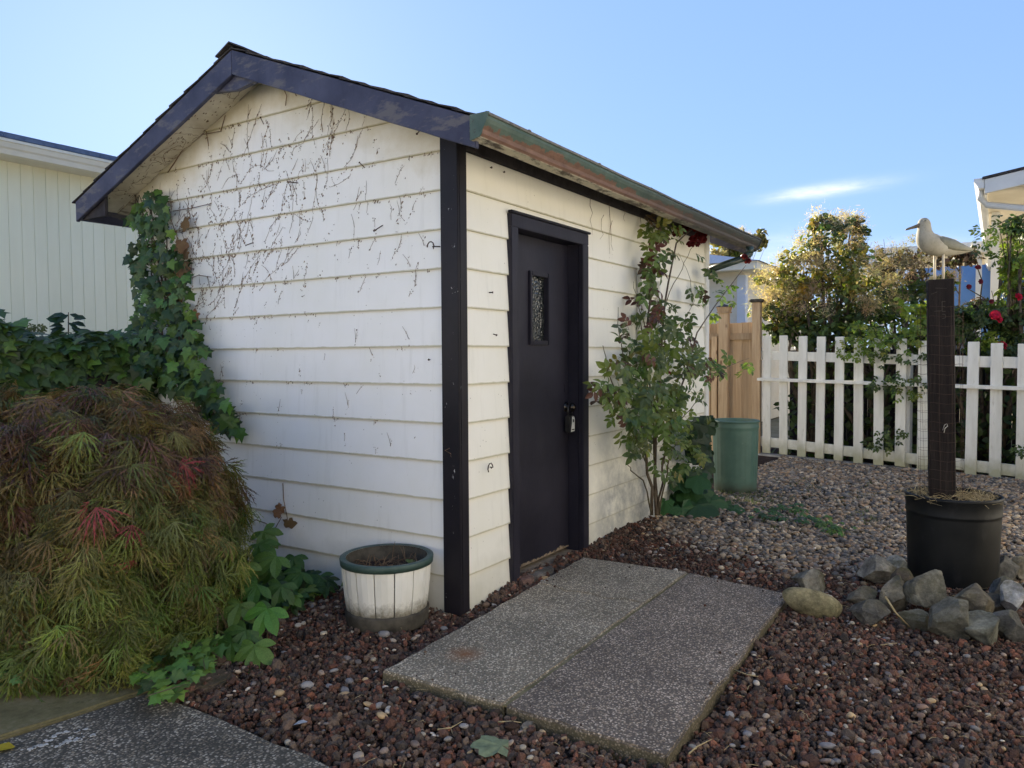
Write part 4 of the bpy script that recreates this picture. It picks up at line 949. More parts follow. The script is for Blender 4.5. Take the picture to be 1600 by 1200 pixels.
sl = 0.16; yr = wy-3.0
m = MB(); m.prism([(ex0-.05, ey+.03, ez+.095), (ex0-.05, yr, ez+.095+sl*(ey-yr)), (ex0-.05, 2*yr-ey, ez+.095), (ex0-.05, 2*yr-ey, ez+.065), (ex0-.05, yr, ez+.065+sl*(ey-yr)), (ex0-.05, ey+.03, ez+.065)], (ex1-ex0+.1, 0, 0)); part('roof', m, M_SHINGLE, rh)
m = MB(); m.prism([(ex0-.035, ey, ez+.062), (ex0-.035, yr, ez+.062+sl*(ey-yr)), (ex0-.035, 2*yr-ey, ez+.062), (ex0-.035, 2*yr-ey, ez-.11), (ex0-.035, yr, ez-.11+sl*(ey-yr)), (ex0-.035, ey, ez-.11)], (.034, 0, 0)); part('rake_board', m, M_ALU, rh)
m = MB(); dpp = [(ex0+.15, ey+.05, ez-.03), (ex0+.15, ey+.05, ez-.14), (ex0+.18, ey-.02, ez-.22), (ex0+.25, wy+.06, ez-.36), (ex0+.26, wy+.05, ez-.5), (ex0+.26, wy+.05, 0)]
m.tube(dpp, .042, 8); part('downspout', m, M_ALU, rh, smooth=True)
for x in (9.9, 11.6, 14.5):
    m = MB(); m.box(x, x+.1, ey-.16, ey-.06, 0, ez-.062); part('porch_post', m, M_PORCHWHITE, rh)
# carport joining it, blue wall below
cp = thing('carport', 'low flat white fascia carport between the gull and the white house', 'carport', (14, -1.5, 0))
m = MB(); m.box(14.0, 16.2, -2.15, -0.2, 3.27, 3.48); part('fascia', m, M_PORCHWHITE, cp)
m = MB(); m.box(14.05, 16.15, -2.1, -0.25, 3.24, 3.268); part('soffit', m, M_TAN, cp)
for y in (-2.08, -.38):
    m = MB(); m.box(14.1, 14.2, y, y+.1, 0, 3.238); part('post', m, M_PORCHWHITE, cp)
m = MB(); m.box(16.0, 16.1, -.38, -.28, 0, 3.238); part('post', m, M_PORCHWHITE, cp)
bw = thing('blue_outbuilding', 'bright blue flat walled outbuilding under the white carport', 'outbuilding', (19.5, -1.5, 0))
m = MB(); m.box(19.5, 23, -2.9, -0.6, -.02, 3.85); part('wall', m, M_BLUEWALL, bw)
m = MB(); m.box(19.4, 23.1, -3.0, -0.5, 3.851, 3.94); part('roof', m, M_BLUEROOF, bw)
m = MB(); m.box(19.47, 19.499, -1.9, -0.9, 0.0, 2.1); part('door', m, M_BLUEROOF, bw)

# unseen home added behind the viewpoint; its sunlit wall warms the shed
hh = thing('added_long_house', 'unseen long cream lap sided house added behind the viewpoint to bounce sun onto the door', 'house', (-2, -4.1, 0))
m = MB(); m.box(-9.0, 5.0, -8.0, -4.1, -.02, 2.9); part('wall', m, M_CREAMTRIM, hh)
for k in range(11):
    z0 = 0.30+0.235*k; m = MB(); m.prism([(-9.0, -4.1, z0), (-9.0, -4.084, z0), (-9.0, -4.096, z0+.235), (-9.0, -4.1, z0+.235)], (14.0, 0, 0)); part('siding_board', m, M_WHITE2, hh)
m = MB(); m.prism([(-9.3, -3.9, 2.9), (-9.3, -6.05, 3.35), (-9.3, -8.2, 2.9), (-9.3, -8.2, 2.83), (-9.3, -6.05, 3.28), (-9.3, -3.9, 2.83)], (14.2, 0, 0)); part('roof', m, M_SHINGLE, hh)
for x in (-6.2, 1.2):
    m = MB(); m.box(x-.55, x+.55, -4.08, -4.055, 1.0, 2.2); w_ = part('window', m, M_PORCHWHITE, hh); m = MB(); m.box(x-.47, x+.47, -4.054, -4.050, 1.08, 2.12); part('pane', m, M_GLASS, w_)

# unseen house added to bounce sun, across the driveway, west of the shed's gable
th = thing('added_lap_house', 'unseen white lap sided house added to bounce sun, across the driveway facing the shed gable', 'house', (-8.6, 3.0, 0))
m = MB(); m.box(-14.0, -8.6, -3.0, 12.0, -.02, 3.0); part('wall', m, M_CREAMTRIM, th)
for k in range(11):
    z0 = 0.30+0.245*k; m = MB(); m.prism([(-8.6, -3.0, z0), (-8.584, -3.0, z0), (-8.596, -3.0, z0+.245), (-8.6, -3.0, z0+.245)], (0, 15.0, 0)); part('siding_board', m, M_WHITE2, th)
m = MB(); m.prism([(-8.35, -3.3, 3.0), (-11.3, -3.3, 3.6), (-14.25, -3.3, 3.0), (-14.25, -3.3, 2.94), (-11.3, -3.3, 3.54), (-8.35, -3.3, 2.94)], (0, 15.6, 0)); part('roof', m, M_SHINGLE, th)

# ================================================================ gravel: real stones, joined by kind
def ico(sub=0):
    bm = bmesh.new(); bmesh.ops.create_icosphere(bm, subdivisions=sub+1, radius=1.0)
    v = np.array([x.co[:] for x in bm.verts]); f = np.array([[q.index for q in p.verts] for p in bm.faces]); bm.free(); return v, f
ICO0, ICO1, ICO4 = ico(0), ico(1), ico(4)
def stones(name, pos, size, cols, mat, base, jitter, flat, label=None, smooth=False, tiltmax=0.5):
    """pos (n,3), size (n,3) half axes, cols (n,3): every stone its own shape and turn, one joined mesh"""
    bv, bf = base; n = len(pos); k = len(bv)
    V = np.repeat(bv[None], n, 0)*(1+NR.uniform(-jitter, jitter, (n, k, 1)))
    V = V*size[:, None, :]
    a = NR.uniform(0, 2*np.pi, n); ta, tb = NR.normal(0, tiltmax, n), NR.normal(0, tiltmax, n)
    def rot(V, i, j, t):
        c, s = np.cos(t)[:, None], np.sin(t)[:, None]; x, y = V[:, :, i].copy(), V[:, :, j].copy()
        V[:, :, i] = c*x-s*y; V[:, :, j] = s*x+c*y
    rot(V, 1, 2, ta); rot(V, 0, 2, tb); rot(V, 0, 1, a)
    V = (V+pos[:, None, :]).reshape(-1, 3).astype(np.float32)
    F = (bf[None]+(np.arange(n)*k)[:, None, None]).reshape(-1, 3).astype(np.int32)
    me = bpy.data.meshes.new(name); me.vertices.add(len(V)); me.loops.add(len(F)*3); me.polygons.add(len(F))
    me.vertices.foreach_set('co', V.ravel()); me.loops.foreach_set('vertex_index', F.ravel())
    me.polygons.foreach_set('loop_start', np.arange(len(F), dtype=np.int32)*3)
    me.polygons.foreach_set('use_smooth', np.full(len(F), smooth))
    me.update(calc_edges=True)
    at_ = me.color_attributes.new('col', 'FLOAT_COLOR', 'POINT'); cc = np.ones((len(V), 4), dtype=np.float32)
    cc[:, :3] = np.repeat(cols, k, 0); at_.data.foreach_set('color', cc.ravel())
    me.materials.append(mat)
    o = bpy.data.objects.new(name, me); COL.objects.link(o); o['kind'] = 'stuff'
    if label: o['label'] = label
    return o
def fnoise(x, y, s=1.0): return (np.sin(x*3.1*s+1.3*np.sin(y*2.3*s))+np.sin(y*2.7*s+1.7*np.sin(x*1.9*s+1))+np.sin((x+y)*5.3*s))/3
def inside(x, y, poly):
    c = np.zeros(len(x), bool); n = len(poly)
    for i in range(n):
        x1, y1 = poly[i]; x2, y2 = poly[(i+1) % n]
        hit = ((y1 > y) != (y2 > y)) & (x < (x2-x1)*(y-y1)/(y2-y1+1e-12)+x1); c ^= hit
    return c
SLABPOLY = [(-0.86, -0.22), (-0.875, -1.49), (1.095, -1.44), (1.195, -0.82), (1.165, -0.125)]
def ground_h(x, y):      # lava heaps up a little against the wall and between slab and wall
    h = 0.012*fnoise(x, y, 1.4)
    h = h+0.045*np.exp(-(np.clip(-y-0.02, 0, 1)/0.10)**2)*np.clip((x-0.12)/0.5, 0, 1)*(x < 2.6)-0.022*np.exp(-(x*x+y*y)/0.10)
    return h
def lava_front(y): return np.interp(y, [-3.2, -2.2, -1.75, -1.2, -0.6, 0.0], [2.2, 2.1, 2.0, 1.72, 2.05, 2.45])
def scatter(n, x0, x1, y0, y1): return NR.uniform(x0, x1, n), NR.uniform(y0, y1, n)
PAL_LAVA = np.array([(0.090,0.046,0.033),(0.066,0.038,0.029),(0.112,0.060,0.043),(0.050,0.033,0.027),(0.088,0.058,0.043),(0.105,0.070,0.050),(0.135,0.060,0.040),(0.072,0.054,0.043),(0.045,0.036,0.031),(0.120,0.085,0.062)])
PAL_RIV = np.array([(0.22,0.175,0.135),(0.13,0.115,0.105),(0.30,0.25,0.19),(0.10,0.098,0.098),(0.23,0.16,0.11),(0.38,0.33,0.26),(0.17,0.135,0.105),(0.085,0.078,0.072),(0.19,0.18,0.165),(0.29,0.21,0.135)])
def pal(P, n, var=0.25): return P[NR.integers(0, len(P), n)]*NR.uniform(1-var, 1+var, (n, 1))
def keepout(x, y): return inside(x, y, SLABPOLY) | ((x > 0.0) & (y > -0.005)) | (x < -1.425) & (y < 1.3) | ((x-BC[0])**2+(y-BC[1])**2 < 0.205**2) | ((x-PC[0])**2+(y-PC[1])**2 < 0.25**2)
xs, ys = scatter(112000, -1.46, 2.9, -3.1, 1.6)
k = ~keepout(xs, ys) & (xs < lava_front(ys)+NR.normal(0, 0.16, len(xs)))
xs, ys = xs[k], ys[k]; n = len(xs)
sz = NR.lognormal(math.log(0.0082), 0.40, n).clip(0.0048, 0.027)
big = np.exp(-((xs+0.9)**2+(ys+1.3)**2)/1.5); sz *= 1+0.15*big
size = sz[:, None]*NR.uniform(0.75, 1.25, (n, 3))*np.array([1.1, 1.0, 0.85])
pos = np.stack([xs, ys, ground_h(xs, ys)-0.006+NR.uniform(0, 1, n)**2*0.022], 1)
tone = 1+0.22*fnoise(xs, ys, 0.9)
stones('lava_gravel', pos, size, np.array([1.42, 1.45, 1.45])*pal(PAL_LAVA, n, 0.35)*tone[:, None], M_LAVA, ICO0, 0.26, True, 'red brown crushed lava rock covering the ground near the shed', tiltmax=0.9)
# small crumbs of lava lying on the slab edges and by the wall
xs, ys = scatter(60, 2.3, 3.6, -0.6, 0.0)
n = len(xs)
# river gravel further back
xs, ys = scatter(47000, 1.2, 7.4, -3.6, 0.15)
den = NR.uniform(0, 1, len(xs)) < np.interp(xs, [1.5, 4.2, 7.4], [1.0, 0.85, 0.55])
fx = FA[0]+(ys-FA[1])*(fd[0]/fd[1])
k = ~keepout(xs, ys) & (xs > lava_front(ys)+NR.normal(0, 0.22, len(xs))) & (xs < fx-0.16) & den & ~((xs < SHX+.02) & (ys > -0.01)) & ((xs-CC[0])**2+(ys-CC[1])**2 > 0.2**2)
xs, ys = xs[k], ys[k]; n = len(xs)
sz = NR.lognormal(math.log(0.0165), 0.30, n).clip(0.009, 0.036)
size = sz[:, None]*np.stack([NR.uniform(.95, 1.4, n), NR.uniform(.75, 1.1, n), NR.uniform(.5, .8, n)], 1)
pos = np.stack([xs, ys, 0.004+0.012*fnoise(xs, ys, 1.4)+NR.uniform(0, 1, n)**2*0.018], 1)
stones('river_gravel', pos, size, pal(PAL_RIV, n, 0.3)*np.array([1.10, 1.03, 0.92]), M_PEBBLE, ICO0, 0.10, False, 'mixed grey and tan river gravel in the back of the yard', smooth=True, tiltmax=0.25)
# pale pebbles strewn over the lava
xs, ys = scatter(3600, -1.42, 2.6, -3.0, 1.0)
k = ~keepout(xs, ys) & (NR.uniform(0, 1, len(xs)) < 0.42+0.25*fnoise(xs, ys, 1.1)); xs, ys = xs[k], ys[k]; n = len(xs)
sz = NR.lognormal(math.log(0.0095), 0.38, n).clip(0.0045, 0.026)
size = sz[:, None]*np.stack([NR.uniform(1.0, 1.5, n), NR.uniform(.8, 1.1, n), NR.uniform(.45, .75, n)], 1)
pos = np.stack([xs, ys, ground_h(xs, ys)+0.012+size[:, 2]*0.3], 1)
PAL_PALE = np.array([(0.42,0.36,0.27),(0.34,0.27,0.20),(0.25,0.23,0.21),(0.40,0.28,0.15),(0.17,0.16,0.16),(0.30,0.22,0.16),(0.50,0.44,0.36),(0.22,0.14,0.10),(0.20,0.15,0.12),(0.13,0.11,0.10)])
stones('pale_pebbles', pos, size, pal(PAL_PALE, n, 0.25), M_PEBBLE, ICO1, 0.07, False, 'pale pebbles strewn over the red lava rock', smooth=True, tiltmax=0.2)

# crumbs spilled onto the slab edges, and litter between the stones
xs, ys = scatter(900, -0.84, 1.15, -1.46, -0.16)
ed = np.minimum.reduce([xs+.86, 1.15-xs, ys+1.47, -.16-ys]); k = inside(xs, ys, SLABPOLY) & (NR.uniform(0, 1, len(xs)) < .55*np.exp(-ed/.045)+.012); xs, ys = xs[k], ys[k]; n = len(xs)
sz = NR.uniform(.002, .0075, n); size = sz[:, None]*NR.uniform(.8, 1.2, (n, 3))
stones('spilled_crumbs', np.stack([xs, ys, SLABTOP+sz*.5], 1), size, pal(PAL_LAVA, n, .3), M_LAVA, ICO0, .25, True, 'lava crumbs spilled onto the edges of the slabs', tiltmax=.9)
m = MB(); ql = random.Random(8)
for i in range(420):
    x, y = ql.uniform(-1.42, 2.2), ql.uniform(-2.9, 0.9)
    if keepout(np.array([x]), np.array([y]))[0]: continue
    a = ql.uniform(0, 6.283); L_ = ql.uniform(.012, .06); z = .022+.006*ql.random(); d_ = np.array([math.cos(a), math.sin(a), 0])*L_/2
    m.tube([np.array([x, y, z])-d_, np.array([x, y, z+.004])+np.array([ql.gauss(0, .004), ql.gauss(0, .004), 0]), np.array([x, y, z-.002])+d_], [.0011, .0010, .0006], 3, cap=False)
o = setting('dry_litter', m, M_STRAW, kind='stuff'); o['label'] = 'bits of straw and needles fallen between the lava rock'
# ================================================================ rocks
def rock_mesh(seed, hx, hy, hz, river=False, cuts=14):
    q = np.random.default_rng(seed); v, f = ICO4[0].copy(), ICO4[1]
    if river:
        v = v*(1+0.05*np.sin(v[:, [0]]*3+seed)+0.04*np.sin(v[:, [1]]*4+v[:, [2]]*3))
    else:
        for _ in range(cuts):
            nn = q.normal(size=3); nn /= np.linalg.norm(nn); d = q.uniform(0.52, 0.86); s_ = v @ nn-d
            v = np.where((s_ > 0)[:, None], v-s_[:, None]*nn, v)
        ph = q.uniform(0, 6, 9); amp = 0.0
        for o_, (fr_, am_) in enumerate(((3.1, .045), (6.3, .028), (12.7, .016), (24.0, .009))):
            amp = amp+am_*(np.abs(np.sin(v[:, [0]]*fr_+ph[o_]+1.7*np.sin(v[:, [1]]*fr_*.8+ph[o_+1])))+np.sin(v[:, [2]]*fr_*1.1+ph[o_+2]+v[:, [1]]*fr_)*.6)
        v = v*(1+amp+q.uniform(-.006, .006, (len(v), 1)))
        v = v/np.abs(v).max(0)
    v = v*np.array([hx, hy, hz]); m = MB(); m.add(v.tolist(), [tuple(x) for x in f.tolist()]); me = m.mesh('rock', M_ROCK, smooth=True)
    if not river:
        bm = bmesh.new(); bm.from_mesh(me)
        for e in bm.edges: e.smooth = not (len(e.link_faces) == 2 and e.calc_face_angle(0) > rad(20))
        bm.to_mesh(me); bm.free()
    return me
VIEW = np.array([0.842, 0.538, 0]); SIDE = np.array([0.538, -0.843, 0])
def rock(px, pbot, wpx, hpx, label, col, seed, deep=0.9, roll=0.0, lift=0.0, river=False, group='rocks round the black tub'):
    g = on_z(px, pbot, lift); d = depth(g); s_ = d/CAM_F; hx = wpx*s_/2; hz = hpx*s_/2*1.12; hy = hx*deep
    c = g+VIEW*hy*0.75; c[2] = lift+hz*0.80
    a = math.atan2(SIDE[1], SIDE[0]); me = rock_mesh(seed, hx, hy, hz, river)
    o = bpy.data.objects.new('rock', me); COL.objects.link(o); o.location = c; o.rotation_euler = Euler((0, roll, a), 'XYZ')
    o.color = (col[0]*1.6, col[1]*1.55, col[2]*1.45, 1); WL[o] = c
    return _prop(o, label, 'rock', group)
G1, G2, G3, G4 = (0.145, 0.135, 0.108), (0.12, 0.108, 0.085), (0.18, 0.168, 0.142), (0.092, 0.088, 0.078)
# front and back of the ring, left to right
rock(1379, 916, 66, 46, 'long pale grey rock at the left back of the tub ring', (0.20, 0.195, 0.18), 31, lift=.02)
rock(1407, 912, 40, 40, 'small pale grey rock tight against the tub, left side', (0.19, 0.19, 0.175), 32, lift=.02)
rock(1355, 948, 54, 26, 'low flat mossy rock at the left end of the tub ring', G2, 33)
rock(1420, 934, 44, 42, 'brown shaded rock wedged between the tub and the upright mossy rock', (0.075, 0.060, 0.050), 34, lift=.03)
rock(1405, 962, 56, 60, 'upright mossy rock with a rough ochre edge leaning over the stick', G1, 35, roll=.3)
rock(1370, 980, 62, 38, 'low dark rounded rock half sunk in the lava under the stick', G4, 36)
rock(1464, 962, 80, 66, 'largest rock of the ring, broad and mossy, in front of the tub', (0.12, 0.118, 0.098), 37, lift=.02)
rock(1441, 988, 58, 34, 'flat broken slab of rock under the largest rock', (0.12, 0.12, 0.115), 38)
rock(1495, 1008, 74, 70, 'blocky dark rock leaning at the front of the ring', (0.10, 0.10, 0.086), 39, roll=-.35)
rock(1538, 972, 74, 54, 'rough craggy rock behind the front blocks, against the tub', G2, 40, lift=.03, roll=.2)
rock(1547, 1014, 68, 50, 'grey green rounded block at the front right of the ring', (0.125, 0.13, 0.112), 41)
rock(1562, 960, 34, 38, 'narrow rock set behind the craggy one, right of the tub', G4, 42, lift=.02)
rock(1588, 962, 46, 50, 'bluish white rock, the lightest one of the ring', (0.34, 0.355, 0.38), 43, lift=.04)
rock(1578, 916, 46, 46, 'dark square rock beside the tub on its right', (0.085, 0.085, 0.08), 44, lift=.01)
rock(1572, 942, 40, 40, 'grey rock partly under the bluish white one', (0.15, 0.155, 0.155), 45, lift=.01)
rock(1592, 1008, 60, 48, 'dark rock at the right edge in front of the bluish white one', (0.09, 0.09, 0.085), 46)
rock(1600, 910, 36, 40, 'grey rock furthest right of the ring, behind', G3, 47, lift=.01)
rock(1272, 930, 50, 40, 'small grey angular rock behind the oblong stone by the slab', (0.15, 0.145, 0.125), 48, group=None)
o = rock(1276, 966, 92, 40, 'smooth oblong river stone with green moss at the slab corner', (0.21, 0.19, 0.115), 49, deep=.50, roll=.30, river=True, group=None); o.name = 'river_stone'
# half buried flat stones
def flat(px, py, w, d, label, col, seed, zt=0.012):
    g = on_z(px, py); m = MB(); q = random.Random(seed); n_ = 11
    poly = [(g[0]+w/2*q.uniform(.75, 1.1)*math.cos(6.283*i/n_), g[1]+d/2*q.uniform(.75, 1.1)*math.sin(6.283*i/n_), -0.03) for i in range(n_)]
    m.prism(poly, (0, 0, 0.03+zt)); o = solo('flat_stone', m, M_ROCK, label, 'stone', bevel=0.008, loc=(g[0], g[1], 0)); o.color = (*col, 1)
flat(322, 1068, 0.26, 0.17, 'flat brownish stone sunk in the lava by the path edge', (0.17, 0.13, 0.095), 3, .022)
flat(845, 907, 0.30, 0.09, 'narrow grey stone by the door sill behind the slab', (0.20, 0.18, 0.16), 5, .055)
flat(822, 918, 0.15, 0.08, 'pinkish broken stone left of the door sill', (0.24, 0.15, 0.12), 7, .06)
flat(962, 838, 0.34, 0.07, 'low cement lump along the wall right of the door', (0.26, 0.23, 0.19), 8, .05)
flat(825, 1140, 0.10, 0.05, 'pale flat stone in the lava in front of the slab', (0.30, 0.25, 0.19), 6, .022)
def stick(pts, r, label, name='stick', mat=None):
    m = MB(); P = [on_z(px, py, z) for px, py, z in pts]; m.tube(P, [r*(1-.5*i/(len(P)-1)) for i in range(len(P))], 5)
    solo(name, m, mat or M_TWIG, label, 'stick', smooth=True)
stick([(1383, 932, .17), (1400, 958, .10), (1422, 980, .02)], .006, 'bent bare stick leaning on the rocks', mat=M_STRAW)
stick([(1076, 1178, .03), (1090, 1166, .035), (1112, 1155, .03)], .0035, 'curved pale twig on the lava right of the slab', mat=M_STRAW)
stick([(683, 1140, .03), (705, 1137, .035), (722, 1127, .03)], .003, 'thin twig on the lava before the pale slab', mat=M_STRAW)
stick([(778, 1128, .03), (800, 1127, .032), (815, 1129, .03)], .003, 'thin straight twig near the fallen leaf', mat=M_STRAW)
stick([(1145, 1046, .03), (1168, 1054, .032), (1185, 1057, .03)], .003, 'thin twig on the lava beside the dark slab', mat=M_STRAW)
stick([(1376, 1008, .03), (1390, 1006, .032), (1402, 1005, .03)], .0025, 'thin straw stalk before the rocks', mat=M_STRAW)

# ================================================================ foliage
def leaf_shape(outline, fold=0.15, droop=0.2, lift=0.0):
    """fan from a mid rib: outline is half widths along the length 0..1"""
    n = len(outline); v = []; f = []
    for i, (t, w) in enumerate(outline):
        z = -droop*t*t; v += [(-w, t, z+fold*w), (0, t, z), (w, t, z+fold*w)]
    for i in range(n-1):
        a, b = i*3, i*3+3; f += [(a, a+1, b+1, b), (a+1, a+2, b+2, b+1)]
    return np.array(v, float), f
OVAL = [(0, .03), (.22, .24), (.5, .31), (.78, .20), (1.0, .0)]
def combine(parts_):
    V, F = [], []
    for v, f in parts_:
        o = sum(len(x) for x in V); V.append(v); F += [tuple(i+o for i in q) for q in f]
    return np.vstack(V), F
def place(vf, s, ang, off, tilt=0.0):
    v, f = vf; v = v*s; c, si = math.cos(tilt), math.sin(tilt)
    v = np.stack([v[:, 0], c*v[:, 1]-si*v[:, 2], si*v[:, 1]+c*v[:, 2]], 1)
    c, si = math.cos(ang), math.sin(ang)
    return np.stack([c*v[:, 0]-si*v[:, 1], si*v[:, 0]+c*v[:, 1], v[:, 2]], 1)+np.array(off), f
def ivy_leaf(seed):
    q = random.Random(seed)
    pts = [(0, 0), (.20, -.10), (.42, .02), (.30, .20), (.55, .42), (.27, .46), (.0, 1.0-.15*q.random()), (-.27, .46), (-.55, .42), (-.30, .20), (-.42, .02), (-.20, -.10)]
    v = [(0, .28, .03)]+[(x*q.uniform(.9, 1.1), y, -.12*(abs(x)**1.5)-.18*max(0, y-.3)**2+q.uniform(-.02, .02)) for x, y in pts]
    return np.array(v), [(0, i, i+1 if i < 12 else 1) for i in range(1, 13)]
def grape_leaf(seed):
    q = random.Random(seed); n = 18; v = [(0, .1, 0)]
    for i in range(n):
        a = -1.35+(2*math.pi-0.45)*i/(n-1)-0.2; r = .5*(1+.16*math.cos(5*(a-1.57))+.07*(-1)**i)
        x, y = r*math.cos(a), .38+r*math.sin(a); v.append((x, y, -.25*(x*x+(y-.3)**2)+.05*abs(x)+q.uniform(-.03, .03)))
    return np.array(v), [(0, i, i+1) for i in range(1, n)]
def creeper_leaf(seed):
    q = random.Random(seed); P = []
    sh = [(0, .02), (.25, .15), (.5, .24), (.72, .22), (.88, .12), (1.0, .0)]
    for a, s in ((0, 1), (.85, .9), (-.85, .9), (1.75, .68), (-1.75, .68)):
        P.append(place(leaf_shape(sh, .22, .30), .60*s*q.uniform(.9, 1.1), a+q.uniform(-.12, .12), (0, 0, q.uniform(0, .03)), q.uniform(-.15, .12)))
    return combine(P)
def rose_leaf(seed, n=5):
    q = random.Random(seed); P = []
    P.append(place(leaf_shape(OVAL, .25, .3), .42, q.uniform(-.1, .1), (0, .58, 0), q.uniform(-.3, .1)))
    for k in range((n-1)//2):
        for sd in (1, -1): P.append(place(leaf_shape(OVAL, .25, .3), .38*q.uniform(.85, 1.1), sd*1.15+q.uniform(-.2, .2), (-sd*.01, .22+.28*k, 0), q.uniform(-.35, .2)))
    P.append((np.array([(-.008, 0, 0), (.008, 0, 0), (.006, .6, 0), (-.006, .6, 0)]), [(0, 1, 2, 3)]))
    return combine(P)
def lace_leaf(seed):
    q = random.Random(seed); P = []
    for i in range(7):
        a = (i-3)*.36+q.uniform(-.08, .08); L = (1.0-.08*abs(i-3))*q.uniform(.8, 1.15); w = .028; cz = -.34*q.uniform(.6, 1.4)
        v = [(-.007, 0, 0), (.007, 0, 0), (w, .48, cz*.23), (-w, .48, cz*.23), (0, 1.0, cz)]; f = [(0, 1, 2, 3), (3, 2, 4)]
        for (y0, sd, l_) in ((.34, 1, .20), (.40, -1, .20), (.58, 1, .19), (.63, -1, .18), (.78, 1, .12)):
            o = len(v); z0 = cz*y0*y0; v += [(0, y0-.03, z0), (0, y0+.035, z0), (sd*l_*.52, y0+l_*.9, cz*(y0+l_*.9)**2-.02)]; f.append((o, o+1, o+2))
        P.append(place((np.array(v), f), L, a, (0, 0, 0), q.uniform(-.25, .1)))
    return combine(P)
def simple_leaf(seed):
    q = random.Random(seed); return leaf_shape([(0, .05), (.35, .28), (.7, .27), (1.0, .0)], q.uniform(.1, .3), q.uniform(.1, .4))
def protos(fn, n, name, mat):
    out = []
    for i in range(n):
        v, f = fn(i+1); m = MB(); m.add(v.tolist(), f); out.append((v, f, m.mesh(name, mat)))
    return out
def frame(normal, tip):
    z = np.array(normal, float); z /= np.linalg.norm(z)+1e-9; y = np.array(tip, float); y = y-z*(y @ z); ln = np.linalg.norm(y)
    if ln < 1e-4: y = np.cross(z, [1, .3, .2]); ln = np.linalg.norm(y)
    y /= ln; x = np.cross(y, z); return np.stack([x, y, z], 1)
def foliage(root, pr, items, mat, singles=300, name='leaf', stuff='leaves'):
    """items: (pos, 3x3, scale, colour). The ones that show largest become objects, the rest one part"""
    if not items: return
    order = sorted(range(len(items)), key=lambda i: depth(items[i][0])/items[i][2]) if singles else list(range(len(items)))
    for i in order[:singles]:
        p, Rm, s, c = items[i]; inst(name, pr[i % len(pr)][2], root, p, Rm, s, c)
    V, F, Cc = [], [], []; o = 0
    for i in order[singles:]:
        p, Rm, s, c = items[i]; v, f, _ = pr[i % len(pr)]
        w = (v*s) @ Rm.T+np.asarray(p); V.append(w); F += [tuple(k+o for k in q) for q in f]; o += len(v); Cc.append(np.repeat(np.array([c]), len(v), 0))
    if V:
        m = MB(); m.v = np.vstack(V).tolist(); m.f = F; m.c = np.vstack(Cc).tolist(); part(stuff, m, mat, root, kind='stuff')
def jit(c, v=0.2, h=0.1, q=R):
    k = q.uniform(1-v, 1+v); return tuple(max(0.004, x*k*q.uniform(1-h, 1+h)) for x in c)
def rnd_in_poly(poly, q):
    xs = [p[0] for p in poly]; ys = [p[1] for p in poly]
    while True:
        x, y = q.uniform(min(xs), max(xs)), q.uniform(min(ys), max(ys))
        if inside(np.array([x]), np.array([y]), poly)[0]: return x, y
TOCAM = -VIEW
IVY = protos(ivy_leaf, 5, 'ivy_leaf_blade', M_GLOSSLEAF); CRE = protos(creeper_leaf, 5, 'creeper_leaf_blade', M_LEAF)
ROS = protos(rose_leaf, 5, 'rose_leaf_blade', M_LEAF); LAC = protos(lace_leaf, 6, 'lace_leaf_blade', M_LEAF)
SIM = protos(simple_leaf, 4, 'oval_leaf_blade', M_LEAF); GRA = protos(grape_leaf, 4, 'broad_leaf_blade', M_LEAF)
DRY = protos(grape_leaf, 3, 'dry_leaf_blade', M_DRYLEAF)
IVYC = [(0.042, 0.080, 0.022), (0.058, 0.105, 0.026), (0.030, 0.060, 0.024), (0.085, 0.145, 0.030), (0.046, 0.080, 0.028)]
IVYY = [(0.10, 0.19, 0.035), (0.075, 0.15, 0.035)]

# --- ivy climbing the shed's left corner
q = random.Random(31)
ivy = thing('climbing_ivy', 'column of dark green ivy climbing the left corner of the shed to the eave', 'ivy', (-0.05, 2.45, 0))
poly = [(232,300),(252,296),(262,330),(268,370),(292,410),(290,450),(300,490),(316,530),(330,575),(352,620),(372,655),(378,672),(345,668),(320,640),(290,620),(240,600),(180,590),(170,545),(215,520),(205,490),(212,440),(200,400),(212,365),(200,335)]
it = []
for i in range(620):
    px, py = rnd_in_poly(poly, q); xx = -0.03-0.20*q.random()**1.5-(0.10 if py > 540 else 0)*q.random()
    p = on_x(px, py, xx); n_ = np.array([-1.0, -.45, .45])+np.array([q.gauss(0, .35) for _ in range(3)]); tip = np.array([q.gauss(0, .45), q.gauss(0, .45), -1])
    c = q.choice(IVYC) if q.random() < .84 else q.choice(IVYY)
    it.append((p, frame(n_, tip), q.uniform(.060, .098)*(1.1 if py > 520 else 1), jit(c)))
foliage(ivy, IVY, it, M_GLOSSLEAF)
m = MB()
for k_ in range(9):
    y0 = 2.0+.07*k_; pts = []
    for j in range(9):
        t = j/8; py = 660-355*t; px = 335-95*t**.7+12*math.sin(k_*2+j*1.1)-k_*3; pts.append(on_x(px, py, -.03-.03*abs(math.sin(k_+j))))
    m.tube(pts, [.010*(1-.7*j/8) for j in range(9)], 5)
part('stem', m, M_BARK, ivy, smooth=True)
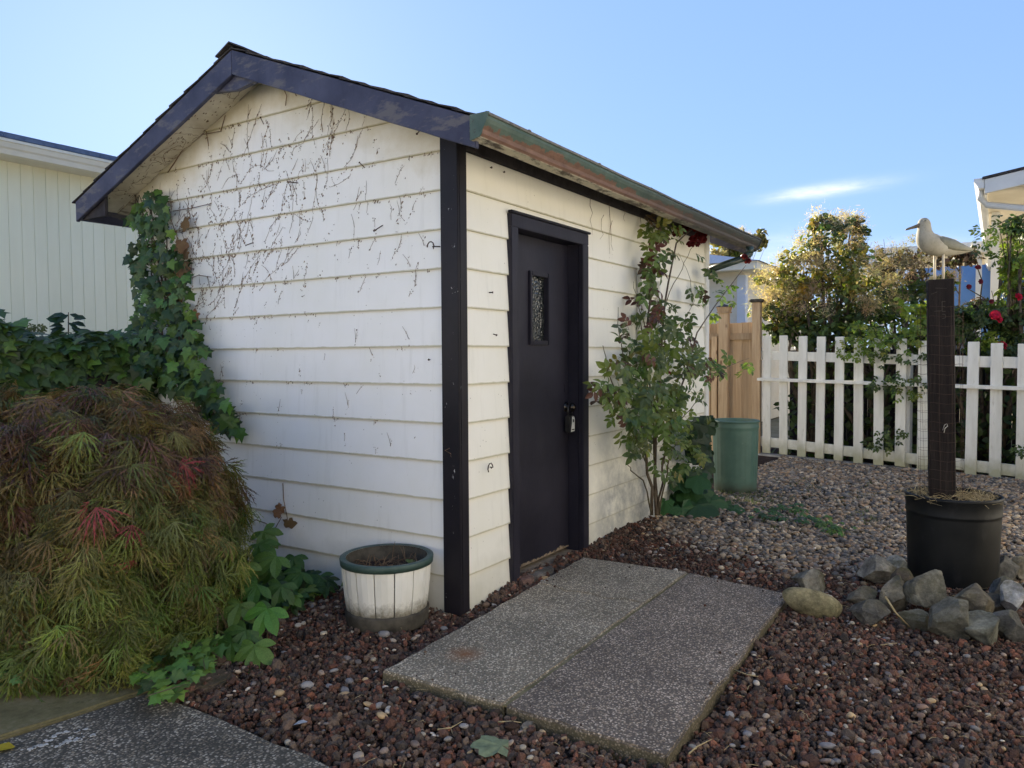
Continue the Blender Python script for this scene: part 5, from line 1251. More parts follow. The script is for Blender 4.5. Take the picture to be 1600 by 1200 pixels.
# --- dried brown leaves and stems left on the siding beside it
dv = thing('dried_vine', 'withered brown vine leaves hanging on the siding right of the ivy', 'dead vine', (-.02, 2.2, 1.6))
it = []
for (px, py) in [(283,375),(290,382),(292,392),(287,410),(293,415),(285,420),(270,450),(275,455),(268,460),(272,447),(291,340),(440,790),(437,797),(449,812),(308,487),(300,500)]:
    p = on_x(px, py, -.05); it.append((p, frame(np.array([-1, -.4, .2])+np.array([q.gauss(0, .5) for _ in range(3)]), (q.gauss(0, .5), q.gauss(0, .5), -1)), q.uniform(.06, .11), jit((0.21, 0.125, 0.075), .3)))
foliage(dv, DRY, it, M_DRYLEAF)
m = MB()
for ln in [[(245,300),(262,330),(275,365),(285,400)],[(262,438),(285,440),(310,430),(330,433)],[(442,755),(443,780),(447,800),(450,815)],[(400,812),(416,818),(424,838),(423,850)],[(400,812),(388,820),(380,838)],[(424,838),(432,822),(440,808)],[(262,270),(285,235),(310,200),(330,170)],[(310,200),(322,205),(326,228)],[(318,210),(345,205),(352,180)],[(270,330),(300,325),(330,318)],[(440,130),(448,150),(446,165)],[(455,125),(463,150)]]:
    m = MB(); m.tube([on_x(a, b, -.022) for a, b in ln], [.0035, .003, .0025, .002][:len(ln)], 4); part('stem', m, M_REMNANT, dv)

# --- rootlet specks left all over the gable by the torn off vine
def wall_x(z): t = ((z-Z0) % EX)/EX; return -(0.0165-0.013*t)
m = MB(); q = random.Random(77)
def speck(y, z, s):
    if y < 0.10 or y > 2.77 or z > ceil_z(y)-0.02: return
    x = wall_x(z)-.0006; k_ = q.randint(3, 5); a0 = q.uniform(0, 6.28); st = q.uniform(1, 2.6); ca, sa = math.cos(1.1+q.gauss(0, .5)), math.sin(1.1+q.gauss(0, .5))
    vs = []
    for j in range(k_):
        a = a0+6.283*j/k_; u, w = s*math.cos(a)*q.uniform(.5, 1.2)*st, s*math.sin(a)*q.uniform(.5, 1.2); vs.append((x, y-(u*ca-w*sa), z+u*sa+w*ca))
    o = len(m.v); m.add(vs+[(x-.004, y, z)], [(j, (j+1) % k_, k_) for j in range(k_)])
def chain(y, z, ang, n_, gap, s):
    run = []; on = q.random() < .28
    for j in range(n_):
        ang += q.gauss(0, .16); y -= math.cos(ang)*gap; z += math.sin(ang)*gap
        okp = 0.1 < y < 2.75 and z < ceil_z(y)-.04
        if on and okp: run.append((wall_x(z)-.0018, y+q.gauss(0, .002), z))
        if (not on or not okp or q.random() < .10 or j == n_-1):
            if len(run) > 2: m.tube(run, [.0010]*(len(run)-1)+[.0005], 3, cap=False)
            run = []; on = q.random() < .25
        if q.random() < .62:
            for _ in range(q.randint(1, 2)): speck(y+q.gauss(0, .007), z+q.gauss(0, .007), q.uniform(.0018, .0042)*s)
        if q.random() < .045: 
            x = wall_x(z)-.002
            if 0.1 < y < 2.45 and z < ceil_z(y)-.05: m.tube([(x, y, z), (x-.006, y-.03*math.cos(ang), z+.03*math.sin(ang)), (x, y-.08*math.cos(ang+.3), z+.08*math.sin(ang+.3))], [.0018, .0014, .0008], 3, cap=False)
for i in range(140):
    u = q.random()**1.7; y = 2.70-1.95*u; z = q.uniform(1.30+.25*u, 2.35)+.35*u
    chain(y, z, q.uniform(.7, 1.6), q.randint(6, 26), .020, 1.0+.3*(1-u))
for i in range(70): chain(q.uniform(.2, 2.5), q.uniform(1.6, 2.75), q.uniform(.9, 1.9), q.randint(3, 12), .018, .9)
for i in range(60): chain(q.uniform(.2, 2.2), q.uniform(.7, 1.8), q.uniform(1.2, 1.9), q.randint(2, 5), .016, .8)
for k in range(5, 15):          # fringe hanging from the lips of the boards
    zl = Z0+EX*k
    for i in range(int(26 if k > 9 else 14)):
        y = q.uniform(.1, 2.45)
        if zl < ceil_z(y)-.05 and q.random() < .35+.6*(y/2.45):
            x = -.019; L_ = q.uniform(.006, .03); m.tube([(x, y, zl+.002), (x+.001, y+q.gauss(0, .008), zl-L_)], [.0020, .0008], 3, cap=False)
            for _ in range(3): speck(y+q.gauss(0, .02), zl-.004-q.random()*.012, .0035)
for i in range(110):            # on the soffit too
    s_ = q.random(); y = APY+.1+1.45*s_; x = q.uniform(-.23, -.02); z = roof_z(y)-.0625; r_ = q.uniform(.003, .007)
    m.add([(x+r_*math.cos(a), y+r_*math.sin(a)*2, z-r_*2*math.sin(a)*SL*-1*-1 if False else roof_z(y+r_*math.sin(a)*2)-.0618) for a in (0, 1.9, 4.1)]+[(x, y, z-.003)], [(0, 1, 3), (1, 2, 3), (2, 0, 3)])
for i in range(46):             # hair fine roots matted along the soffit and its joint with the wall
    y = APY+.15+1.45*q.random(); x = q.uniform(-.21, -.03) if i % 2 else -.02; a = q.uniform(0, 6.28); run = []
    for j in range(q.randint(4, 9)):
        a += q.gauss(0, .5); y += .022*math.cos(a); x = min(-.012, max(-.235, x+.022*math.sin(a))); run.append((x, y, roof_z(y)-.063))
    m.tube(run, [.0012]*(len(run)-1)+[.0005], 3, cap=False)
o = solo('vine_remnant', m, M_REMNANT, 'dark rootlet specks of a torn off vine scattered over the gable siding', 'vine remnants', kind='stuff', loc=(0, 1.2, 1.5))
# marks on the front siding, wisps hanging from the frieze
m = MB(); q = random.Random(5)
for (px, py, L_) in [(924,310,50),(952,320,70),(955,345,42),(1000,340,30),(975,325,20),(700,700,10),(940,335,35)]:
    p = on_y(px, py, -.022); pts = [p+np.array([q.gauss(0, .012), q.uniform(-.01, .004), -L_/200*j/5]) for j in range(6)]; m.tube(pts, [.002, .002, .0016, .0014, .001, .0008], 4, cap=False)
solo('hanging_wisp', m, M_REMNANT, 'thin dry root wisps hanging from the eave onto the front siding', 'dead vine', kind='stuff', loc=(2.2, -.02, 2.3))

# --- ivy hedge to the left
hg = thing('ivy_hedge', 'dense dark ivy hedge between the maple and the cream house', 'hedge', (-0.9, 2.9, 0))
q = random.Random(41)
def hedge_top(x): return 1.49+.04*math.sin(5*x+1)+.03*math.sin(11*x)-.16*max(0, x+.15)
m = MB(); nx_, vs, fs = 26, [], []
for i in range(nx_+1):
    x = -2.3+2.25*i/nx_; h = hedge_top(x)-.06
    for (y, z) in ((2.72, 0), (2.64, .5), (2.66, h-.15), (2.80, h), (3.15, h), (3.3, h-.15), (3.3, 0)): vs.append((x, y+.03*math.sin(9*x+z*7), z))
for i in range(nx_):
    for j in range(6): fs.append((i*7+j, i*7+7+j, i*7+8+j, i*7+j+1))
m.add(vs, fs); part('dark_hedge_core', m, M_DARKWOOD, hg)  # solid dark core behind the leaves, stands in for the hedge's inner shade
it = []
for i in range(2900):
    x = q.uniform(-2.3, .30); h = hedge_top(x); r_ = q.random()
    if r_ < .55: y = 2.60+abs(q.gauss(0, .05)); z = h-.04-q.random()**1.4*(.75 if q.random() < .8 else 1.3); n_ = np.array([-.3, -1.0, .5])
    else: y = q.uniform(2.6, 3.25); z = h+q.gauss(0, .03); n_ = np.array([-.2, -.35, 1.0])
    if z < .03 or (x > -0.02 and y < 2.84): continue
    n_ = n_+np.array([q.gauss(0, .4) for _ in range(3)]); c = q.choice(IVYC) if q.random() < .93 else q.choice(IVYY)
    it.append((np.array([x, y, z]), frame(n_, (q.gauss(0, .6), -.6, -.7)), q.uniform(.075, .135), jit(c)))
foliage(hg, IVY, it, M_GLOSSLEAF)
m = MB()
for i in range(26):
    px = q.choice([q.uniform(-40, 40), q.uniform(-10, 75)]); b = at_d(px, q.uniform(508, 528), 5.2); s0_ = b-np.array([0, 0, .10]); m.tube([s0_, b], [.003, .002], 4)
    for j in range(26):
        d = np.array([q.gauss(0, 1) for _ in range(3)]); d /= np.linalg.norm(d); e = b+d*.026; m.tube([b, e], [.0008, .0008], 3, cap=False); m.obox(e, (.004, 0, 0), (0, .004, 0), (0, 0, .004))
part('flower_head', m, plain('ivy_umbel', (0.09, 0.12, 0.045), (0.15, 0.18, 0.07), 20, 0.7, 0.2, 0), hg, kind='stuff')
sp_ = thing('shrub_sprout', 'leafy shrub shoot poking above the ivy hedge against the cream wall', 'shrub shoot', tuple(at_d(107, 540, 5.3)))
it = []; m = MB(); b0 = at_d(107, 545, 5.3); b1 = at_d(107, 488, 5.3); m.tube([b0, b1], [.006, .003], 5)
for (px, py, dx, s) in [(107,488,-.1,.08),(112,487,.5,.07),(98,489,-1,.11),(92,499,-1,.10),(120,500,1,.08),(126,494,1,.08),(118,508,1,.09),(133,510,1,.14),(95,510,-1,.10),(88,506,-1,.08),(101,518,-1,.10),(84,512,-1,.07),(122,520,1,.10),(104,500,.2,.08)]:
    p = at_d(107+(px-107)*.45, py+4, 5.3); it.append((p, frame(np.array([-.5, -.6, .9])+np.array([q.gauss(0, .3) for _ in range(3)]), SIDE*dx+np.array([0, 0, -.15])), s*1.1, jit((0.022, 0.048, 0.020))))
foliage(sp_, SIM, it, M_GLOSSLEAF); part('stem', m, M_CANE, sp_)

# --- laceleaf maple
MC = np.array([-1.22, 1.30]); MR, MH = 0.745, 1.24
mp = thing('laceleaf_maple', 'broad weeping laceleaf maple, bronze on top and green below, left of the shed', 'maple', (MC[0], MC[1], 0))
q = random.Random(51); it = []; m = MB()
def dome(a, t, k=1.0):      # t: 0 top .. 1 hem
    ph = t*1.62; rr_ = MR*k*(1+.07*math.sin(3*a+1)+.05*math.sin(7*a+4*t))*(1.0 if ph < 1.57 else .97)
    z = 0.13+(MH-.13)*k*max(0.0, math.cos(min(ph, 1.57)))**.80
    rad_ = rr_*math.sin(min(ph, 1.57))**.86
    return np.array([MC[0]+rad_*math.cos(a), MC[1]+rad_*math.sin(a), z+.035*math.sin(5*a+6*t)])
for k_ in range(26):
    a = 6.283*k_/26+q.uniform(-.1, .1); p0 = np.array([MC[0]+.05*math.cos(a), MC[1]+.05*math.sin(a), .25]); t1 = q.uniform(.75, .98)
    pts = [p0, np.array([MC[0]+.16*math.cos(a), MC[1]+.16*math.sin(a), .72]), dome(a, .3, .82), dome(a+.1, .6, .86), dome(a+.05, t1, .9)]
    m.tube(pts, [.016, .012, .008, .005, .003], 5)
part('branch', m, M_BARK, mp, smooth=True)
m = MB(); m.tube([(MC[0], MC[1], -.03), (MC[0]+.02, MC[1]-.01, .15), (MC[0], MC[1]+.02, .32), (MC[0]-.03, MC[1], .62)], [.065, .05, .045, .025], 9); part('trunk', m, M_BARK, mp, smooth=True)
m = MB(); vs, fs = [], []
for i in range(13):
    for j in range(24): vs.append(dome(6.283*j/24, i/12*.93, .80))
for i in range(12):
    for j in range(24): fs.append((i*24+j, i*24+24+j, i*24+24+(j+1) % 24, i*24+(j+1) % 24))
m.add(vs, fs); part('dark_inner_dome', m, M_DARKWOOD, mp)  # closed dark dome behind the leaves, not separate twigs
RED = [(330,-1)]
redspots = [at_d(125,752,2.95), at_d(182,803,2.9), at_d(268,815,2.95), at_d(286,862,3.0), at_d(352,683,3.35), at_d(380,735,3.3)]
for ci in range(760):
    a = q.uniform(0, 6.283); t = math.acos(1-q.random()*.985)/1.57; lay = .84+.20*q.random(); c0 = dome(a, t, lay)
    if c0[0] > -0.10: continue
    out = np.array([math.cos(a), math.sin(a), 0]); nrm = out*(.15+.85*t)+np.array([0, 0, 1.05-.75*t]); nrm /= np.linalg.norm(nrm); tan = np.array([-math.sin(a), math.cos(a), 0]); dn = np.cross(tan, nrm); dn = dn if dn[2] < 0 else -dn
    zz = c0[2]+.14*fnoise(c0[0]*1.6, c0[1]*1.6+c0[2])+q.gauss(0, .07); w = min(1, max(0, (zz-.52)/.30)); br = q.uniform(.75, 1.45)
    gg = q.choice([(0.120, 0.150, 0.032), (0.100, 0.135, 0.030), (0.135, 0.150, 0.034), (0.085, 0.120, 0.030)]); bb = q.choice([(0.150, 0.085, 0.038), (0.120, 0.075, 0.036), (0.170, 0.115, 0.045), (0.130, 0.115, 0.036), (0.11, 0.060, 0.042)])
    red = any(np.linalg.norm(c0-rs_) < .045 for rs_ in redspots) and lay > .93
    for i in range(q.randint(11, 22)):
        u, v = q.gauss(0, .070), q.gauss(.02, .065); dd = math.hypot(u, v)+.02
        p = c0+tan*u+dn*v-nrm*(.9*dd*dd/.10)+nrm*q.gauss(0, .014)
        if p[2] < .05 or p[0] > -.03: continue
        tip = tan*u/dd*.55+dn*(.75+v/dd*.35)+np.array([0, 0, -.45])+np.array([q.gauss(0, .34) for _ in range(3)])
        n_ = nrm+np.array([q.gauss(0, .42) for _ in range(3)]); k2 = w if q.random() < .8 else q.random()
        c = jit(tuple((gg[j]*(1-k2)+bb[j]*k2)*br for j in range(3)), .38, .14)
        it.append((p, frame(n_, tip), q.uniform(.095, .170), c))
for rs_ in redspots+[at_d(268, 805, 2.9), at_d(120, 745, 2.92)]:
    best = min(it, key=lambda e: np.linalg.norm(e[0]-rs_)); cpos = best[0]
    for k_ in range(len(it)):
        if np.linalg.norm(it[k_][0]-cpos) < .030: it[k_] = (it[k_][0], it[k_][1], it[k_][2], jit((0.28, 0.055, 0.060), .3))
foliage(mp, LAC, it, M_LEAF)

# --- big leaved creeper between maple and barrel
q = random.Random(61)
cr = thing('creeper', 'bright green five fingered creeper spilling onto the lava by the barrel', 'creeper', tuple(on_z(430, 950)))
it = []; m = MB(); CREC = [(0.075, 0.16, 0.030), (0.060, 0.135, 0.028), (0.050, 0.11, 0.026), (0.095, 0.185, 0.040)]
big_ = [(418,952,.20,.24),(440,915,.18,.20),(402,915,.22,.22),(432,870,.26,.26),(405,850,.30,.20),(385,985,.12,.22),(398,1008,.08,.22),(470,895,.16,.22),(500,900,.12,.20),(455,930,.12,.15),(385,880,.28,.20),(412,830,.36,.19),(480,920,.08,.14),(362,1005,.08,.18),(425,890,.16,.2),(460,870,.22,.18),(395,945,.14,.22),(510,915,.08,.14),(545,905,.05,.10),(375,945,.2,.2)]
for (px, py, z, s) in big_:
    p = on_z(px, py, z); it.append((p, frame(np.array([-.55, -.42, .85])+np.array([q.gauss(0, .16) for _ in range(3)]), TOCAM*.6+SIDE*q.uniform(-.8, .8)+np.array([0, 0, -.45])), s*1.02, jit(q.choice(CREC), .2)))
    g = p.copy()+np.array([.03, .05, 0]); g[2] = 0; m.tube([g, (g+p)/2+np.array([.01, 0, .03]), p], [.003, .0025, .002], 4)
poly = [(375,830),(420,850),(455,870),(515,905),(518,930),(470,940),(430,960),(400,980),(350,1000),(370,940),(370,880)]
for i in range(60):
    px, py = rnd_in_poly(poly, q); z = q.uniform(.03, .14); p = on_z(px, py, z); it.append((p, frame(np.array([-.4, -.3, .9])+np.array([q.gauss(0, .3) for _ in range(3)]), np.array([q.gauss(0, 1), q.gauss(0, 1), -.4])), q.uniform(.10, .17), jit((0.030, 0.070, 0.020), .3)))
foliage(cr, CRE, it, M_LEAF); part('stem', m, M_CANE, cr)
# --- ivy creeping over the concrete edge
q = random.Random(62)
for (label, poly, n_, br) in (('bright young ivy creeping over the concrete corner in front of the maple', [(205,1040),(240,1015),(290,1000),(335,975),(350,1000),(322,1020),(330,1042),(300,1050),(275,1082),(245,1082),(222,1060),(205,1055)], 125, .75),
                              ('small patch of ivy under the maple at the left edge of the photo', [(-20,1015),(40,1005),(95,1010),(90,1035),(40,1040),(10,1062),(-20,1060)], 105, .45)):
    g0 = on_z(*np.mean(np.array(poly), 0)); gi = thing('ground_ivy', label, 'ivy', tuple(g0)); it = []; m = MB()
    for i in range(n_):
        px, py = rnd_in_poly(poly, q); z = q.uniform(.035, .13); p = on_z(px, py+z*60, z); c = q.choice(IVYY+[(0.13, 0.24, 0.045)]) if q.random() < br else q.choice(IVYC)
        it.append((p, frame(np.array([-.35, -.3, 1])+np.array([q.gauss(0, .3) for _ in range(3)]), np.array([q.gauss(-.4, .7), q.gauss(-.4, .7), -.3])), q.uniform(.042, .075), jit(c)))
        if i % 4 == 0: m.tube([p, p+np.array([q.gauss(0, .05), q.gauss(0, .05), -.03])], [.002, .002], 4)
    foliage(gi, IVY, it, M_GLOSSLEAF); part('stem', m, M_CANE, gi)

# --- climbing rose on the front wall
q = random.Random(71)
RB = on_y(1022, 806, -.12)
cl = thing('climbing_rose', 'tall climbing rose with green and bronze leaves on the front wall past the door', 'rose', (RB[0], RB[1], 0))
def wp_(px, py, y): return on_y(px, py, y)
canes = [([(1020,805),(1012,740),(1005,640),(1010,520),(1022,420),(1030,350)], -.12, .014), ([(1024,805),(1024,720),(1030,600),(1040,470),(1055,380),(1080,360)], -.16, .013),
 ([(1028,803),(1035,730),(1060,620),(1090,520),(1130,460),(1165,415)], -.25, .010), ([(1018,803),(1005,750),(985,735),(982,722)], -.2, .007), ([(1012,730),(985,650),(955,600),(948,565),(942,540)], -.22, .007),
 ([(1005,640),(975,560),(965,520),(966,480)], -.18, .005), ([(1030,600),(1085,575),(1130,575),(1170,560)], -.40, .006), ([(1030,690),(1070,650),(1095,620)], -.35, .006), ([(1010,520),(995,470),(990,440)], -.12, .004),
 ([(1026,805),(1022,700),(1015,600),(1000,500)], -.10, .012), ([(1030,804),(1042,740),(1050,700),(1060,690)], -.3, .008), ([(1040,470),(1062,430),(1075,400),(1090,370)], -.14, .004), ([(1010,540),(985,590),(955,640)], -.3, .004), ([(1045,560),(1085,470),(1072,420),(1060,395)], -.2, .003)]
CAP = []; 
for (pts, y, r_) in canes:
    P = [wp_(px, py, y*(0.35+.65*min(1, i/2)) if py < 790 else -.12) for i, (px, py) in enumerate(pts)]; P[0][2] = max(P[0][2], -.02)
    P2 = []
    for a, b in zip(P[:-1], P[1:]):
        for j in range(3): P2.append(a+(b-a)*j/3+np.array([q.gauss(0, .006), q.gauss(0, .006), 0]))
    P2.append(P[-1]); m = MB(); m.tube(P2, [r_*(1-.65*i/(len(P2)-1)) for i in range(len(P2))], 6); part('cane', m, M_CANE if r_ < .01 else M_BARK, cl, smooth=True); CAP += P2[3:]
GRN = [(0.080, 0.128, 0.034), (0.105, 0.155, 0.036), (0.062, 0.100, 0.034), (0.140, 0.180, 0.038), (0.078, 0.112, 0.042)]; BRZ = [(0.085, 0.030, 0.024), (0.070, 0.040, 0.026), (0.10, 0.045, 0.030)]; YEL = [(0.16, 0.15, 0.03), (0.12, 0.14, 0.03)]
it = []
blobs = [(1020,600,62,60,130,.06),(1050,530,45,50,90,.08),(1000,640,50,40,70,.08),(1060,645,42,55,75,.0),(1030,690,40,36,46,.0),(1016,455,24,50,62,.75),(1030,375,24,30,34,.1),(1000,520,28,45,36,.45),(955,590,20,42,24,.6),(940,605,10,30,9,.9),(1078,580,26,46,36,.05),(1110,470,32,40,24,.05),(1135,570,44,14,30,.25),(1068,705,28,34,26,.0),(1030,350,26,14,22,.2),(985,680,25,28,18,.0),(1090,430,22,36,12,.1),(975,570,16,20,10,0),(1040,740,20,20,8,0)]
for (bx_, by_, rx, ry, n_, bz_) in blobs:
    for i in range(int(n_*.62)):
        a, r_ = q.uniform(0, 6.283), math.sqrt(q.random()); px, py = bx_+rx*r_*math.cos(a), by_+ry*r_*math.sin(a); y = -.05-.40*q.random()*(1 if by_ > 480 else .5)
        p = wp_(px, py, y); n2 = np.array([-.45, -.7, .55])+np.array([q.gauss(0, .45) for _ in range(3)]); tip = np.array([q.gauss(0, .8), q.gauss(-.2, .4), q.gauss(-.5, .5)])
        u = q.random(); c = q.choice(BRZ) if u < bz_*.62 else (q.choice(YEL) if u > .94 else q.choice(GRN)); it.append((p, frame(n2, tip), q.uniform(.115, .175), jit(c)))
foliage(cl, ROS, it, M_LEAF)
def flower_mesh(name, col, seed=1):
    qq = random.Random(seed); V, F, Cc = [], [], []; m = MB()
    for ring, (n_, r_, up, s) in enumerate([(6, .55, .15, .62), (5, .34, .55, .55), (4, .15, .9, .42)]):
        for k_ in range(n_):
            a = 6.283*k_/n_+ring*.5; d = np.array([math.cos(a), math.sin(a), 0]); n2 = np.array([-d[0]*(up), -d[1]*up, 1.0]); fr = frame(n2, d+np.array([0, 0, up]))
            v, f = leaf_shape([(0, .2), (.4, .5), (.8, .48), (1.0, .22)], .35, .25); v = (v*s) @ fr.T+d*.05*r_+np.array([0, 0, .12*ring]); m.add(v.tolist(), f, jit((1, 1, 1), .2, .03, qq))
    return m.mesh(name, M_PETAL)
FL = flower_mesh('rose_flower_head', None)
def flower(root, p, s, col): inst('flower', FL, root, p, frame(np.array([-.7, -.5, .5])+np.array([q.gauss(0, .3) for _ in range(3)]), (0, 0, 1)), s, col)
for (px, py) in [(1062,362),(1075,352),(1086,358),(1092,368),(1099,366),(1083,374),(1079,382),(1098,374),(1070,356),(1088,380),(1057,366)]: flower(cl, wp_(px, py, -.14), .060, jit((0.10, 0.010, 0.014)))
for (px, py) in [(1163,402),(1168,408)]: flower(cl, wp_(px, py, -.36), .055, jit((0.09, 0.012, 0.014)))
for (px, py) in [(1045,583),(1024,676)]: flower(cl, wp_(px, py, -.3), .028, (0.22, 0.02, 0.02))
# white trellis behind the rose
tr = thing('trellis', 'narrow white wooden trellis on the wall behind the climbing rose', 'trellis', (2.6, -.03, 0))
for (px, z0, z1) in ((1000, .62, 2.02), (1030, .75, 1.95)):
    x = on_y(px, 500, -.035)[0]; m = MB(); m.box(x-.020, x+.020, -.045, -.022, z0, z1); part('upright', m, M_WHITE, tr, bevel=.002)
xa, xb = on_y(996, 500, -.035)[0], on_y(1035, 500, -.035)[0]
for z in (.95, 1.3, 1.65): m = MB(); m.box(xa-.04, xb+.04, -.058, -.0455, z, z+.03); part('crossbar', m, M_WHITE, tr, bevel=.002)
# --- broad leaves at the foot of the rose
q = random.Random(81)
bl = thing('broadleaf_vine', 'low broad leaved green vine at the foot of the rose and against the can', 'vine', tuple(on_z(1080, 800))); it = []
for (px, py, z, s) in [(1062,790,.10,.24),(1085,785,.12,.26),(1100,765,.16,.22),(1075,760,.22,.24),(1055,745,.30,.22),(1110,780,.10,.20),(1130,785,.06,.16),(1145,792,.05,.13),(1050,770,.16,.2),(1090,740,.34,.2),(1040,780,.14,.18),(1120,775,.10,.18),(1045,715,.45,.18),(1062,725,.4,.2),(1155,798,.04,.1)]:
    it.append((on_z(px, py, z), frame(np.array([-.65, -.5, .75])+np.array([q.gauss(0, .2) for _ in range(3)]), TOCAM*.7+SIDE*q.uniform(-.7, .7)+np.array([0, 0, -.6])), s*1.05, jit((0.038, 0.095, 0.030), .25)))
for i in range(46):
    px, py = q.uniform(1078, 1108), q.uniform(650, 770); p = on_y(px, py, -.12-.12*q.random()); it.append((p, frame(np.array([-.7, -.6, .3])+np.array([q.gauss(0, .3) for _ in range(3)]), (q.gauss(0, .4), -.2, -1)), q.uniform(.10, .18), jit((0.024, 0.050, 0.026), .25)))
foliage(bl, GRA, it, M_LEAF)
# --- weeds and moss in the gravel
for (label, pts_, sz_, c) in (('low creeping weed with green leaves in the middle of the river gravel', [(1180,802),(1200,798),(1215,795),(1225,803),(1238,800),(1250,806),(1265,812),(1280,815),(1240,795),(1195,806),(1210,806),(1258,800)], .10, (0.045, 0.10, 0.03)), ('bright green weed sprig in the gravel nearest the oblong stone', [(1290,818),(1300,822),(1310,826),(1318,830),(1298,812),(1305,818),(1326,832)], .085, (0.085, 0.16, 0.03))):
    w_ = thing('weed', label, 'weed', tuple(on_z(*pts_[0]))); it = []
    for (px, py) in pts_:
        for _ in range(3): p = on_z(px+q.gauss(0, 6), py+q.gauss(0, 4), q.uniform(.03, .07)); it.append((p, frame(np.array([-.2, -.2, 1])+np.array([q.gauss(0, .25) for _ in range(3)]), (q.gauss(0, 1), q.gauss(0, 1), -.1)), sz_*q.uniform(.7, 1.2), jit(c)))
    foliage(w_, CRE, it, M_LEAF)
m = MB()
for i in range(2600):
    px, py = (q.gauss(1165, 30), q.gauss(782, 9)) if i < 700 else (q.uniform(1190, 1420), q.uniform(748, 830))
    if i >= 700 and fnoise(np.array([px*.02]), np.array([py*.06]))[0] < .25: continue
    p = on_z(px, py, .012); a = q.uniform(0, 6.283); L_ = q.uniform(.02, .055); e = p+np.array([.4*L_*math.cos(a), .4*L_*math.sin(a), L_*.8]); w = .0025
    m.add([p+np.array([w, -w, 0]), p+np.array([-w, w, 0]), e], [(0, 1, 2)], jit((0.06, 0.085, 0.028), .4))
o = setting('grass_tufts', m, M_LEAF, kind='stuff'); o['label'] = 'short green moss and grass tufts in the river gravel'
# --- fallen leaves
def fallen(px, py, s, c, label, pr=IVY, z=.035):
    m = MB(); v, f, _ = pr[0]; p = on_z(px, py, z); fr = frame((.05, -.1, 1), (-.5, .8, .1)); m.add(((v*s) @ fr.T+p).tolist(), f, c); solo('fallen_leaf', m, M_DRYLEAF, label, 'leaf')
fallen(790, 1165, .13, (0.20, 0.24, 0.14), 'pale green fallen leaf on the lava in front of the slabs', GRA)
fallen(22, 1168, .11, (0.36, 0.28, 0.03), 'yellow fallen leaf on the concrete joint at the bottom left', SIM, .03)
fallen(480, 1128, .05, (0.36, 0.38, 0.40), 'small pale bluish leaf scrap on the lava near the path', SIM)
m = MB(); fallen(128, 1066, .07, (0.17, 0.085, 0.045), 'curled brown leaf on the mossy concrete', DRY, .035)
# dead leaf in the barrel
m = MB(); v, f, _ = CRE[1]; p = np.array([BC[0]+.06, BC[1]-.10, .285]); m.add(((v*.11) @ frame((-.3, -.4, 1), (.8, -.6, 0)).T+p).tolist(), f, (0.10, 0.15, 0.04)); solo('green_leaf', m, M_LEAF, 'single green leaf lying on the soil inside the white barrel planter', 'leaf')

